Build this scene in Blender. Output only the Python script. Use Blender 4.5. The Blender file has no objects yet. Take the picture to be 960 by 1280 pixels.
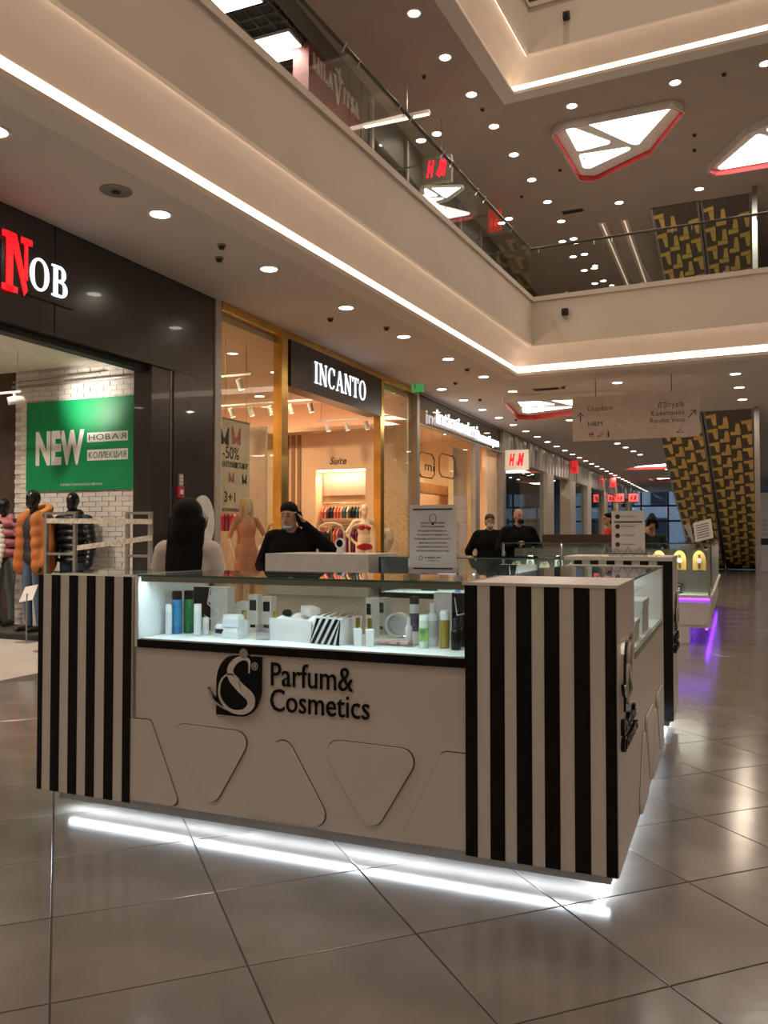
import bpy, bmesh, math, random
from mathutils import Vector, Matrix
random.seed(7)
S = bpy.context.scene
COL = S.collection
R = math.radians

# ---------------------------------------------------------------- camera
FPX, CAMZ, YAW, PITCH = 1040.0, 1.40, R(22.8), R(1.55)
cam_d = bpy.data.cameras.new('camera')
cam_d.sensor_fit = 'VERTICAL'
cam_d.sensor_height = 36.0
cam_d.lens = FPX / 1280 * 36.0
cam_d.clip_end = 300
cam = bpy.data.objects.new('camera', cam_d)
COL.objects.link(cam)
cam.location = (0, 0, CAMZ)
cam.rotation_euler = (R(90) + PITCH, 0, YAW)
S.camera = cam

# ---------------------------------------------------------------- world and exposure
W = bpy.data.worlds.new('world')
S.world = W
W.use_nodes = True
W.node_tree.nodes['Background'].inputs[0].default_value = (.62, .74, .92, 1)
W.node_tree.nodes['Background'].inputs[1].default_value = 1.3
S.view_settings.view_transform = 'Standard'
S.view_settings.look = 'None'
S.view_settings.gamma = 1
S.view_settings.use_curve_mapping = False
S.view_settings.exposure = 0.0
WARM = (1, .80, .62)
E_DOWN, E_UP, E_SHOP, COVE, COVE_TOP = 10, 13, 22, 3.2, 4.0

# a photo pixel gives a direction; the distance comes from the plane the thing touches
_F = Vector((-math.sin(YAW) * math.cos(PITCH), math.cos(YAW) * math.cos(PITCH), math.sin(PITCH)))
_Rt = Vector((math.cos(YAW), math.sin(YAW), 0))
_U = _Rt.cross(_F)
_O = Vector((0, 0, CAMZ))
def _ray(x, y): return _F + _Rt * ((x - 480) / FPX) + _U * ((640 - y) / FPX)
def atz(x, y, z): d = _ray(x, y); return _O + d * ((z - CAMZ) / d.z)
def atx(x, y, X): d = _ray(x, y); return _O + d * (X / d.x)
def aty(x, y, Y): d = _ray(x, y); return _O + d * (Y / d.y)
def proj(P):
    v = Vector(P) - _O
    z = v.dot(_F)
    return 480 + FPX * v.dot(_Rt) / z, 640 - FPX * v.dot(_U) / z, z

# ---------------------------------------------------------------- materials
_M = {}
def mat(name, col, rough=.5, metal=0., noise=None, bump=None, emit=0., ecol=None, coat=0., spec=.5, alpha=1.):
    if name in _M: return _M[name]
    m = bpy.data.materials.new(name)
    m.use_nodes = True
    nt = m.node_tree
    b = nt.nodes['Principled BSDF']
    b.inputs['Base Color'].default_value = (*col, 1)
    b.inputs['Roughness'].default_value = rough
    b.inputs['Metallic'].default_value = metal
    b.inputs['Coat Weight'].default_value = coat
    b.inputs['Specular IOR Level'].default_value = spec
    b.inputs['Alpha'].default_value = alpha
    if emit:
        b.inputs['Emission Color'].default_value = (*(ecol or col), 1)
        b.inputs['Emission Strength'].default_value = emit
    ns = noise or (6, .08)
    tc = nt.nodes.new('ShaderNodeTexCoord')
    n = nt.nodes.new('ShaderNodeTexNoise')
    n.inputs['Scale'].default_value = ns[0]
    n.inputs['Detail'].default_value = 5
    nt.links.new(tc.outputs['Object'], n.inputs['Vector'])
    r = nt.nodes.new('ShaderNodeValToRGB')
    a = ns[1]
    r.color_ramp.elements[0].position = .3
    r.color_ramp.elements[1].position = .7
    r.color_ramp.elements[0].color = (*[max(0, c * (1 - a)) for c in col], 1)
    r.color_ramp.elements[1].color = (*[min(1, c * (1 + a)) for c in col], 1)
    nt.links.new(n.outputs['Fac'], r.inputs['Fac'])
    nt.links.new(r.outputs['Color'], b.inputs['Base Color'])
    if bump:
        n2 = nt.nodes.new('ShaderNodeTexNoise')
        n2.inputs['Scale'].default_value = bump[0]
        n2.inputs['Detail'].default_value = 4
        mp = nt.nodes.new('ShaderNodeMapping')
        if len(bump) > 2: mp.inputs['Scale'].default_value = bump[2]
        nt.links.new(tc.outputs['Object'], mp.inputs['Vector'])
        nt.links.new(mp.outputs['Vector'], n2.inputs['Vector'])
        bp = nt.nodes.new('ShaderNodeBump')
        bp.inputs['Strength'].default_value = bump[1]
        bp.inputs['Distance'].default_value = .01
        nt.links.new(n2.outputs['Fac'], bp.inputs['Height'])
        nt.links.new(bp.outputs['Normal'], b.inputs['Normal'])
    _M[name] = m
    return m

def glass(name, tint=(.93, .97, .95), ior=1.5, rough=0.0, gain=1.0):
    if name in _M: return _M[name]
    m = bpy.data.materials.new(name)
    m.use_nodes = True
    nt = m.node_tree
    nt.nodes.clear()
    o = nt.nodes.new('ShaderNodeOutputMaterial')
    t = nt.nodes.new('ShaderNodeBsdfTransparent')
    t.inputs[0].default_value = (*tint, 1)
    g = nt.nodes.new('ShaderNodeBsdfGlossy')
    g.inputs['Roughness'].default_value = rough
    fr = nt.nodes.new('ShaderNodeLayerWeight')          # facing is two-sided, so a pane's back face behaves like its front
    fr.inputs[0].default_value = .5
    mx = nt.nodes.new('ShaderNodeMixShader')
    pw_ = nt.nodes.new('ShaderNodeMath')
    pw_.operation = 'POWER'
    pw_.inputs[1].default_value = 5
    ml = nt.nodes.new('ShaderNodeMath')
    ml.operation = 'MULTIPLY_ADD'
    f0 = ((ior - 1) / (ior + 1)) ** 2
    ml.inputs[1].default_value = (1 - f0) * min(gain, 1.04)
    ml.inputs[2].default_value = f0 * gain
    nt.links.new(fr.outputs['Facing'], pw_.inputs[0])
    nt.links.new(pw_.outputs[0], ml.inputs[0])
    nt.links.new(ml.outputs[0], mx.inputs[0])
    nt.links.new(t.outputs[0], mx.inputs[1])
    nt.links.new(g.outputs[0], mx.inputs[2])
    nt.links.new(mx.outputs[0], o.inputs[0])
    _M[name] = m
    return m

def emis(name, col, s): return mat(name, col, .5, emit=s, ecol=col)

WHITE = mat('white laminate', (.74, .70, .66), .32, noise=(3, .03))
BLACK = mat('black laminate', (.006, .006, .007), .25, spec=.25)
BLACKM = mat('matt black', (.012, .012, .013), .5)
PLASTER = mat('warm white plaster', (.72, .66, .60), .75, noise=(2, .03), bump=(60, .05))
CEIL = mat('ceiling paint', (.62, .56, .52), .8, noise=(1.5, .04))
FASC = mat('fascia paint', (.70, .62, .53), .6, noise=(1, .03))
CHROME = mat('chrome', (.75, .75, .76), .12, 1.)
STEEL = mat('brushed steel', (.45, .44, .42), .3, 1.)
GREYM = mat('grey satin metal', (.38, .36, .33), .35, .6)
GLASS = glass('clear glass')
GLASSG = glass('green edge glass', (.90, .94, .92))
GLEDGE = mat('glass edge', (.05, .16, .13), .15)
DARK = mat('charcoal gloss panel', (.035, .032, .028), .22, noise=(2, .1), coat=.3)
GOLD = mat('polished gold', (.75, .50, .16), .22, 1., noise=(4, .15))
LEDW = emis('cool white led', (.80, .90, 1), 30)
DIFF = emis('downlight diffuser', (1, .93, .82), 14)
TXT = mat('printed black', (.02, .02, .02), .5)
RED = mat('sign red', (.75, .02, .03), .4)
PAPER = mat('white paper', (.72, .69, .68), .55)

# ---------------------------------------------------------------- mesh helpers
class MB:
    def __init__(s): s.v, s.f, s.mi = [], [], []
    def add(s, vs, fs, mi=0):
        o = len(s.v)
        s.v += [tuple(v) for v in vs]
        s.f += [tuple(i + o for i in f) for f in fs]
        s.mi += [mi] * len(fs)
        return s
    def box(s, x0, x1, y0, y1, z0, z1, mi=0):
        v = [(x, y, z) for z in (z0, z1) for y in (y0, y1) for x in (x0, x1)]
        return s.add(v, [(0, 2, 3, 1), (4, 5, 7, 6), (0, 1, 5, 4), (2, 6, 7, 3), (0, 4, 6, 2), (1, 3, 7, 5)], mi)
    def bar(s, a, b, r, n=6, mi=0, r2=None):
        a, b = Vector(a), Vector(b)
        d = (b - a).normalized()
        p = d.orthogonal().normalized()
        q = d.cross(p)
        r2 = r if r2 is None else r2
        vs = [c + (p * math.cos(t) + q * math.sin(t)) * rr for c, rr in ((a, r), (b, r2)) for t in [2 * math.pi * k / n for k in range(n)]]
        fs = [(k, (k + 1) % n, n + (k + 1) % n, n + k) for k in range(n)] + [tuple(range(n - 1, -1, -1)), tuple(range(n, 2 * n))]
        return s.add(vs, fs, mi)
    def tube(s, pts, r, n=6, mi=0):
        for a, b in zip(pts, pts[1:]): s.bar(a, b, r, n, mi)
        return s
    def prism(s, poly, axis, a0, a1, mi=0):
        # poly in the plane normal to axis; 'y': (x,z), 'x': (y,z), 'z': (x,y)
        n = len(poly)
        def P(p, a): return {'y': (p[0], a, p[1]), 'x': (a, p[0], p[1]), 'z': (p[0], p[1], a)}[axis]
        vs = [P(p, a0) for p in poly] + [P(p, a1) for p in poly]
        return s.add(vs, [tuple(range(n)), tuple(range(2 * n - 1, n - 1, -1))] + [(k, n + k, n + (k + 1) % n, (k + 1) % n) for k in range(n)], mi)
    def lathe(s, prof, c=(0, 0, 0), n=14, mi=0, sx=1, sy=1):
        vs = [(c[0] + r * sx * math.cos(2 * math.pi * k / n), c[1] + r * sy * math.sin(2 * math.pi * k / n), c[2] + z) for r, z in prof for k in range(n)]
        m = len(prof)
        fs = [(j * n + k, j * n + (k + 1) % n, (j + 1) * n + (k + 1) % n, (j + 1) * n + k) for j in range(m - 1) for k in range(n)]
        fs += [tuple(range(n - 1, -1, -1)), tuple((m - 1) * n + k for k in range(n))]
        return s.add(vs, fs, mi)
    def quad(s, a, b, c, d, mi=0): return s.add([a, b, c, d], [(0, 1, 2, 3)], mi)
    def mesh(s, name, mats, smooth=False):
        me = bpy.data.meshes.new(name)
        me.from_pydata(s.v, [], s.f)
        for m in (mats if isinstance(mats, (list, tuple)) else [mats]): me.materials.append(m)
        if max(s.mi, default=0): me.polygons.foreach_set('material_index', s.mi)
        bm = bmesh.new()
        bm.from_mesh(me)
        bmesh.ops.recalc_face_normals(bm, faces=bm.faces)
        bm.to_mesh(me)
        bm.free()
        if smooth:
            me.polygons.foreach_set('use_smooth', [True] * len(me.polygons))
            try: me.set_sharp_from_angle(angle=R(40))
            except Exception: pass
        return me
    def build(s, name, mats, parent=None, loc=(0, 0, 0), rot=(0, 0, 0), smooth=False):
        return link(name, s.mesh(name, mats, smooth), parent, loc, rot)

def link(name, me, parent=None, loc=(0, 0, 0), rot=(0, 0, 0)):
    o = bpy.data.objects.new(name, me)
    COL.objects.link(o)
    o.location = loc
    o.rotation_euler = rot
    if parent: o.parent = parent
    return o
def tag(o, label=None, cat=None, group=None, kind=None):
    if label: o['label'] = label
    if cat: o['category'] = cat
    if group: o['group'] = group
    if kind: o['kind'] = kind
    return o
def thing(name, label, cat, loc=(0, 0, 0), rotz=0, group=None):
    o = link(name, None, None, loc, (0, 0, rotz))
    return tag(o, label, cat, group)
def struct(name, mb, mats, label=None, **k):
    o = mb.build(name, mats, **k)
    o['kind'] = 'structure'
    if label: o['label'] = label
    return o
def copy_tree(o, parent=None):
    c = o.copy()
    COL.objects.link(c)
    c.parent = parent
    for ch in o.children: copy_tree(ch, c)
    return c
def rounded(poly, r, n=5):
    out = []
    m = len(poly)
    for i in range(m):
        p, a, b = Vector(poly[i]), Vector(poly[i - 1]), Vector(poly[(i + 1) % m])
        u, v = (a - p).normalized(), (b - p).normalized()
        h = max(.1, math.acos(max(-1, min(1, u.dot(v)))) / 2)
        rr = min(r, .45 * min((a - p).length, (b - p).length) * math.tan(h))
        c = p + (u + v).normalized() * (rr / math.sin(h))
        d0, d1 = p + u * (rr / math.tan(h)) - c, p + v * (rr / math.tan(h)) - c
        a0 = math.atan2(d0.y, d0.x)
        da = (math.atan2(d1.y, d1.x) - a0 + math.pi) % (2 * math.pi) - math.pi
        out += [(c.x + rr * math.cos(a0 + da * k / n), c.y + rr * math.sin(a0 + da * k / n)) for k in range(n + 1)]
    return out
def text(name, body, h, parent, loc, rot, m, w=None, ext=.002, align='LEFT', shear=0, bold=0., sp=1.0, line=1.0):
    c = bpy.data.curves.new(name, 'FONT')
    c.body = body
    c.size = h / .70
    c.extrude = ext
    c.align_x = align
    c.shear = shear
    c.offset = bold
    c.space_character = sp
    c.space_line = line
    c.resolution_u = 3
    t = bpy.data.objects.new(name, c)
    COL.objects.link(t)
    bpy.context.view_layer.update()
    me = bpy.data.meshes.new_from_object(t.evaluated_get(bpy.context.evaluated_depsgraph_get()))
    bpy.data.objects.remove(t)
    bpy.data.curves.remove(c)
    me.materials.clear()
    me.materials.append(m)
    if w and me.vertices:
        xs = [v.co.x for v in me.vertices]
        k = w / (max(xs) - min(xs))
        for v in me.vertices: v.co.x *= k
    return link(name, me, parent, loc, rot)
# Cyrillic letters composed from plates and Latin outlines
_LAT = dict(zip('АВЕКМНОРСТХЗ', 'ABEKMHOPCTX3'))
_LAT.update(dict(zip('аеорсухб', 'aeopcyx6')))
_MIR = {'И': 'N', 'Й': 'N', 'Я': 'R', 'Э': 'C'}
_gl = {}
def _glyph(ch):
    """(width, polygons, triangles-mesh) of one character at cap height 1"""
    if ch in _gl: return _gl[ch]
    low = ch.islower() and ch not in _LAT
    C = ch.upper() if low else ch
    polys, lat, mir = [], None, False
    t = .14
    if C in 'ГПЦШЩЬЫБЛДЧЮФЖУЪ':
        polys = {'Г': lambda: [rc(0, t, 0, 1), rc(0, .52, 1 - t, 1)], 'П': lambda: [rc(0, t, 0, 1), rc(.5, .5 + t, 0, 1), rc(0, .5 + t, 1 - t, 1)],
                 'Ц': lambda: [rc(0, t, 0, 1), rc(.48, .48 + t, 0, 1), rc(0, .7, 0, t), rc(.62, .7, -.16, t)], 'Ш': lambda: [rc(x, x + t, 0, 1) for x in (0, .36, .72)] + [rc(0, .84, 0, t)],
                 'Щ': lambda: [rc(x, x + t, 0, 1) for x in (0, .36, .72)] + [rc(0, .94, 0, t), rc(.86, .94, -.16, t)],
                 'Ь': lambda: [rc(0, t, 0, 1), rc(0, .3, 0, t), rc(0, .3, .5, .5 + t)] + ring(.28, .31, .28, .31, t, t, -90, 90, 10),
                 'Ъ': lambda: [rc(0, t, 0, 1), rc(0, .3, 0, t), rc(0, .3, .5, .5 + t)] + ring(.28, .31, .28, .31, t, t, -90, 90, 10),
                 'Ы': lambda: [rc(0, t, 0, 1), rc(0, .26, 0, t), rc(0, .26, .5, .5 + t), rc(.64, .64 + t, 0, 1)] + ring(.24, .31, .28, .31, t, t, -90, 90, 10),
                 'Б': lambda: [rc(0, t, 0, 1), rc(0, .52, 1 - t, 1), rc(0, .3, 0, t), rc(0, .3, .5, .5 + t)] + ring(.28, .31, .28, .31, t, t, -90, 90, 10),
                 'Л': lambda: [[(0, 0), (.15, 0), (.38, 1), (.23, 1)], rc(.27, .68, 1 - t, 1), rc(.68 - t, .68, 0, 1)],
                 'Д': lambda: stroke([(.12, .06, t), (.2, .4, t), (.22, .95, t)]) + [rc(.17, .66, 1 - t, 1), rc(.54, .66, 0, 1), rc(0, .8, 0, t), rc(0, .09, -.16, t), rc(.71, .8, -.16, t)],
                 'Ч': lambda: [rc(.46, .46 + t, 0, 1), rc(0, t, .5, 1), rc(0, .5, .42, .42 + t)], 'Ю': lambda: [rc(0, t, 0, 1), rc(0, .3, .44, .44 + t)] + ring(.62, .5, .36, .52, t, t),
                 'Ф': lambda: ring(.38, .5, .38, .33, t, t) + [rc(.38 - t / 2, .38 + t / 2, -.08, 1.08)], 'Ж': lambda: [rc(.4, .4 + t, 0, 1)] + stroke([(.03, 1, t), (.42, .5, t), (.0, 0, t)]) + stroke([(.9, 1, t), (.5, .5, t), (.93, 0, t)]),
                 'У': lambda: stroke([(.06, 1, t), (.34, .42, t)]) + stroke([(.62, 1, t), (.34, .38, t), (.2, .06, t), (.04, .06, t)])}[C]()
    else:
        if C in _MIR: lat, mir = _MIR[C], True
        else: lat = _LAT.get(C, C)
        if C == 'Э': polys = [rc(.2, .62, .44, .44 + t)]
        if C == 'Й': polys = [rc(.2, .5, 1.08, 1.18)]
    vs, fs = [], []
    if lat and lat != ' ':
        c = bpy.data.curves.new('g', 'FONT')
        c.body, c.size, c.resolution_u = lat, 1 / .70, 3
        o = bpy.data.objects.new('g', c)
        COL.objects.link(o)
        bpy.context.view_layer.update()
        me = bpy.data.meshes.new_from_object(o.evaluated_get(bpy.context.evaluated_depsgraph_get()))
        vs = [(v.co.x, v.co.y) for v in me.vertices]
        fs = [tuple(q.vertices) for q in me.polygons]
        bpy.data.objects.remove(o); bpy.data.curves.remove(c); bpy.data.meshes.remove(me)
    if vs:
        x0, x1 = min(v[0] for v in vs), max(v[0] for v in vs)
        vs = [((x1 - v[0]) if mir else (v[0] - x0), v[1]) for v in vs]
        w = x1 - x0
    else: w = max((p[0] for q in polys for p in q), default=.3)
    k = .74 if low else 1
    r = (w * k, [[(a * k, b * k) for a, b in q] for q in polys], [(a * k, b * k) for a, b in vs], fs)
    _gl[ch] = r
    return r
def ru_text(name, body, h, parent, loc, rot, m, w=None, ext=.002, align='LEFT'):
    mb = MB()
    x = 0
    for ch in body:
        gw, polys, vs, fs = _glyph(ch)
        for q in polys: mb.prism([(x + a, b) for a, b in q], 'z', -ext / h, ext / h)
        if vs:
            for z in (-ext / h, ext / h): mb.add([(x + a, b, z) for a, b in vs], fs)
        x += max(gw, .1) + (.19 if ch != ' ' else .1)
    k = (w / (x - .19)) / h if w else 1
    off = -(x - .19) * h * k / 2 if align == 'CENTER' else 0
    mb.v = [(a * h * k + off, b * h, c * h) for a, b, c in mb.v]
    me = bpy.data.meshes.new(name)
    me.from_pydata(mb.v, [], mb.f)
    me.materials.append(m)
    return link(name, me, parent, loc, rot)
_text_latin = text
def text(name, body, h, parent, loc, rot, m, **k):
    if any('\u0400' <= c <= '\u04ff' for c in body):
        for q in ('shear', 'bold', 'sp', 'line'): k.pop(q, None)
        return ru_text(name, body, h, parent, loc, rot, m, **k)
    return _text_latin(name, body, h, parent, loc, rot, m, **k)
FACE_Y = (R(90), 0, 0)            # text that faces -Y
FACE_X = (R(90), 0, R(90))        # text that faces +X, reading towards +Y

# serif capitals as overlapping plates, unit height
def ring(cx, cz, a, b, t, th, a0=0, a1=360, n=24):
    out = []
    for k in range(n):
        q = []
        for ang in (a0 + (a1 - a0) * k / n, a0 + (a1 - a0) * (k + 1) / n):
            w = R(ang)
            tt = th + (t - th) * abs(math.cos(w)) ** 1.5
            q.append(((cx + a * math.cos(w), cz + b * math.sin(w)), (cx + (a - tt) * math.cos(w), cz + (b - th * .9) * math.sin(w))))
        out.append([q[0][0], q[1][0], q[1][1], q[0][1]])
    return out
def stroke(pts):
    out = []
    L = []
    for i, (x, z, w) in enumerate(pts):
        a, b = pts[max(0, i - 1)], pts[min(len(pts) - 1, i + 1)]
        d = Vector((b[0] - a[0], b[1] - a[1])).normalized()
        L.append(((x - d.y * w / 2, z + d.x * w / 2), (x + d.y * w / 2, z - d.x * w / 2)))
    for p, q in zip(L, L[1:]): out.append([p[0], q[0], q[1], p[1]])
    return out
def spline(P, n=8):
    out = []
    for i in range(len(P) - 1):
        p0, p1, p2, p3 = P[max(0, i - 1)], P[i], P[i + 1], P[min(len(P) - 1, i + 2)]
        for k in range(n):
            t = k / n
            out.append(tuple(.5 * (2 * b + (c - a) * t + (2 * a - 5 * b + 4 * c - d) * t * t + (3 * b - a - 3 * c + d) * t ** 3) for a, b, c, d in zip(p0, p1, p2, p3)))
    return out + [P[-1]]
def rc(x0, x1, z0, z1): return [(x0, z0), (x1, z0), (x1, z1), (x0, z1)]
def serif(ch, t=.17, th=.07, s=.06):
    def stem(x, w=t, top=1, bot=1):
        o = [rc(x - w / 2, x + w / 2, 0, 1)]
        if bot: o.append(rc(x - w / 2 - .09, x + w / 2 + .09, 0, s))
        if top: o.append(rc(x - w / 2 - .09, x + w / 2 + .09, 1 - s, 1))
        return o
    def diag(x0, x1, w): return [[(x0 - w / 2, 0), (x0 + w / 2, 0), (x1 + w / 2, 1), (x1 - w / 2, 1)]]
    if ch == 'I': return .42, stem(.21)
    if ch == 'N': return .92, stem(.15, th) + stem(.77, th, 1, 0) + diag(.74, .16, t)
    if ch == 'M': return 1.06, stem(.13, th) + stem(.90, t) + diag(.5, .16, t * .9) + diag(.5, .87, th)
    if ch == 'C': return .86, ring(.45, .5, .42, .52, t, th, 42, 318) + [rc(.70, .78, .68, .98)]
    if ch == 'O': return .94, ring(.47, .5, .44, .52, t, th)
    if ch == 'A': return .92, diag(.12, .44, th) + diag(.78, .44, t) + [rc(.22, .70, .3, .3 + th), rc(.0, .26, 0, s), rc(.62, .94, 0, s)]
    if ch == 'V': return .92, diag(.46, .14, t) + diag(.46, .80, th) + [rc(.0, .3, 1 - s, 1), rc(.66, .94, 1 - s, 1)]
    if ch == 'T': return .82, stem(.41, t, 0, 1) + [rc(.03, .79, 1 - th, 1), rc(.03, .08, .76, 1), rc(.74, .79, .76, 1)]
    if ch == 'L': return .74, stem(.17) + [rc(.1, .70, 0, th), rc(.64, .70, 0, .28)]
    if ch == 'B': return .80, stem(.17) + ring(.36, .75, .30, .26, t, th, -90, 90, 12) + ring(.38, .27, .36, .28, t, th, -90, 90, 12) + [rc(.1, .40, .47, .47 + th), rc(.1, .40, 0, th), rc(.1, .40, 1 - th, 1)]
    if ch == 'S': return .66, stroke([(x, z, w) for x, z, w in spline([(.58, .78, .05), (.50, .93, .06), (.30, .98, .07), (.10, .84, .11), (.14, .64, .15), (.34, .50, t), (.54, .36, .15), (.58, .18, .11), (.40, .03, .07), (.18, .05, .06), (.07, .24, .05)], 4)])
    return .4, []
def serif_word(word, h, parent, origin, m, axis='x', gap=.06, wide=1., depth=.03, part='letter', **k):
    # axis 'x': letters run along +X facing -Y; axis 'y': run along +Y facing +X
    x = 0
    for ch in word:
        w, polys = serif(ch, **k)
        mb = MB()
        for p in polys:
            q = [(a * h * wide, b * h) for a, b in p]
            mb.prism(q, 'y' if axis == 'x' else 'x', 0, -depth if axis == 'x' else depth)
        o = Vector(origin) + (Vector((x, 0, 0)) if axis == 'x' else Vector((0, x, 0)))
        mb.build(part, m, parent, o)
        x += (w + gap) * h * wide
    return x

# ---------------------------------------------------------------- bodies: overlapping volumes fused into one skin
def _cap(a, ra, b, rb, sub=2):
    bm = bmesh.new()
    bmesh.ops.create_icosphere(bm, subdivisions=sub, radius=ra, matrix=Matrix.Translation(a))
    if (Vector(a) - Vector(b)).length > 1e-5: bmesh.ops.create_icosphere(bm, subdivisions=sub, radius=rb, matrix=Matrix.Translation(b))
    r = bmesh.ops.convex_hull(bm, input=bm.verts)
    bmesh.ops.delete(bm, geom=[g for g in set(r['geom_interior'] + r['geom_unused']) if isinstance(g, bmesh.types.BMVert)], context='VERTS')
    return bm
def fuse(name, prims, mats, parent=None, voxel=.014, loc=(0, 0, 0), rot=(0, 0, 0), smooth=6):
    """prims: ('c', a, ra, b, rb, mi) tapered limb, ('e', centre, radii, mi[, rotz]) ellipsoid, ('p', centre, radii, mi) colour only"""
    tot = bmesh.new()
    for p in prims:
        if p[0] == 'p': continue
        if p[0] == 'c': bm = _cap(p[1], p[2], p[3], p[4])
        else:
            bm = bmesh.new()
            M = Matrix.Translation(p[1]) @ Matrix.Rotation(p[4] if len(p) > 4 else 0, 4, 'Z') @ Matrix.Diagonal((*p[2], 1))
            bmesh.ops.create_icosphere(bm, subdivisions=3, radius=1, matrix=M)
        t = bpy.data.meshes.new('t')
        bm.to_mesh(t)
        bm.free()
        tot.from_mesh(t)
        bpy.data.meshes.remove(t)
    me = bpy.data.meshes.new(name)
    tot.to_mesh(me)
    tot.free()
    o = bpy.data.objects.new(name, me)
    COL.objects.link(o)
    rm = o.modifiers.new('r', 'REMESH')
    rm.mode = 'VOXEL'
    rm.voxel_size = voxel
    sm = o.modifiers.new('s', 'SMOOTH')
    sm.iterations = smooth
    sm.factor = .5
    bpy.context.view_layer.update()
    new = bpy.data.meshes.new_from_object(o.evaluated_get(bpy.context.evaluated_depsgraph_get()))
    bpy.data.objects.remove(o)
    bpy.data.meshes.remove(me)
    new.name = name
    new.materials.clear()
    for m in mats: new.materials.append(m)
    if len(mats) > 1:
        import numpy as np
        n = len(new.polygons)
        c = np.empty(n * 3)
        new.polygons.foreach_get('center', c)
        c = c.reshape(n, 3)
        best = np.full(n, 1e9)
        idx = np.zeros(n, dtype=np.int32)
        for p in prims:
            if p[0] == 'c':
                a, b = np.array(p[1]), np.array(p[3])
                d = b - a
                t = np.clip((c - a) @ d / max(d @ d, 1e-9), 0, 1)
                ds = np.linalg.norm(c - a - t[:, None] * d, axis=1) - (p[2] + (p[4] - p[2]) * t)
                mi = p[5]
            else:
                q = (c - np.array(p[1])) / np.array(p[2])
                k = np.linalg.norm(q, axis=1)
                ds = (k - 1) * min(p[2])
                mi = p[3]
                if p[0] == 'p': ds = np.where(k < 1, -9., 1e9)
            u = ds < best
            best[u] = ds[u]
            idx[u] = mi
        new.polygons.foreach_set('material_index', idx)
    new.polygons.foreach_set('use_smooth', [True] * len(new.polygons))
    return link(name, new, parent, loc, rot)

# ================================================================ STRUCTURE
FX, CZ, UZ, UC = -6.5, 4.62, 6.04, 10.1      # shop front plane, lower ceiling, upper floor, upper ceiling
XR, Y0, Y1 = 9.0, -8.0, 66.0                 # right wall, wall behind, far glazing
# the void is turned a little against the shop fronts
VA = R(3.3)
VP0 = Vector((-4.0, 16.55))
def V(x, y, z=None):
    p = VP0 + Vector((math.cos(VA), -math.sin(VA))) * x + Vector((math.sin(VA), math.cos(VA))) * y
    return (p.x, p.y) if z is None else (p.x, p.y, z)
VW, VL = 9.4, 23.0
def vrect(d, ox=0, oy=0): return [V(d + ox, -d + oy), V(VW - d + ox, -d + oy), V(VW - d + ox, -VL + d + oy), V(d + ox, -VL + d + oy)]

# floor tiles lie diagonally
TA, TS = R(44.15), .597
ta, tb = Vector((math.cos(TA), math.sin(TA))), Vector((-math.sin(TA), math.cos(TA)))
TO = Vector((-1.47, 2.356))
TILE = mat('polished stone tile', (.19, .170, .153), .16, noise=(2.2, .22), bump=(25, .03), spec=.55)
GROUT = mat('dark grout', (.06, .05, .045), .8)
floor = struct('floor', MB().box(FX, XR, Y0, Y1, -.2, -.005), GROUT, 'grey stone tiled floor of the mall')
foot = [(-3.2, -.45, 3.35, 3.75), (-1, -.45, 3.3, 5.4), (-3.6, -.45, 6.2, 6.7), (-3, -.6, 11.5, 12)]
cells = []
for i in range(-70, 90):
    for j in range(-70, 90):
        c = TO + ta * ((i + .5) * TS) + tb * ((j + .5) * TS)
        if not (FX + .42 < c.x < XR - .42 and Y0 + .42 < c.y < Y1 - .42): continue
        px, py, pz = proj((c.x, c.y, 0))
        vis = pz > .5 and -60 < px < 1020 and py < 1340 and not any(a < c.x < b and e < c.y < d for a, b, e, d in foot)
        cells.append(((pz if vis else 1e6 + (c - Vector((0, 5))).length), c))
cells.sort(key=lambda q: q[0])
h = TS / 2 - .0028
def tile_mb(c, mb):
    o = [c + (ta * sx + tb * sy) * h for sx, sy in ((-1, -1), (1, -1), (1, 1), (-1, 1))]
    i = [c + (ta * sx + tb * sy) * (h - .002) for sx, sy in ((-1, -1), (1, -1), (1, 1), (-1, 1))]
    vs = [(*p, -.006) for p in o] + [(*p, -.0015) for p in o] + [(*p, 0) for p in i]
    fs = [(8, 9, 10, 11)] + [(k, (k + 1) % 4, 4 + (k + 1) % 4, 4 + k) for k in range(4)] + [(4 + k, 4 + (k + 1) % 4, 8 + (k + 1) % 4, 8 + k) for k in range(4)]
    mb.add(vs, fs)
tme = MB()
tile_mb(Vector((0, 0)), tme)
tme = tme.mesh('floor_tile', TILE)
rest = MB()
for k, (d, c) in enumerate(cells):
    if k < 300: link('floor_tile', tme, floor, (c.x, c.y, 0))
    else: tile_mb(c, rest)
tag(rest.build('floor_tiles_beyond', TILE, floor), kind='stuff')

def holed(z, hole, x0=FX, x1=XR, y0=Y0, y1=Y1, t=.12):
    o = [(x0, y1), (x1, y1), (x1, y0), (x0, y0)]
    mb = MB()
    for k in range(4):
        a, b, c, d = o[k], o[(k + 1) % 4], hole[(k + 1) % 4], hole[k]
        mb.prism([a, b, c, d], 'z', z, z + t)
    return mb
struct('ceiling', holed(CZ, vrect(-.12)), CEIL, 'flat beige lower gallery ceiling around the void')
struct('ceiling', holed(UC, vrect(-.12, .12, -.6), x0=-14), mat('brown ceiling paint', (.42, .34, .29), .8, noise=(1.5, .04)), 'brown beige upper gallery ceiling around the upper void')
struct('floor', holed(UZ - .1, vrect(.30), x0=-14, t=.1), mat('upper floor stone', (.3, .27, .24), .3), 'upper gallery floor slab')
struct('ceiling', MB().box(-8, XR, Y0, 30, 15.5, 15.6), CEIL, 'ceiling over the top of the void')

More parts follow.
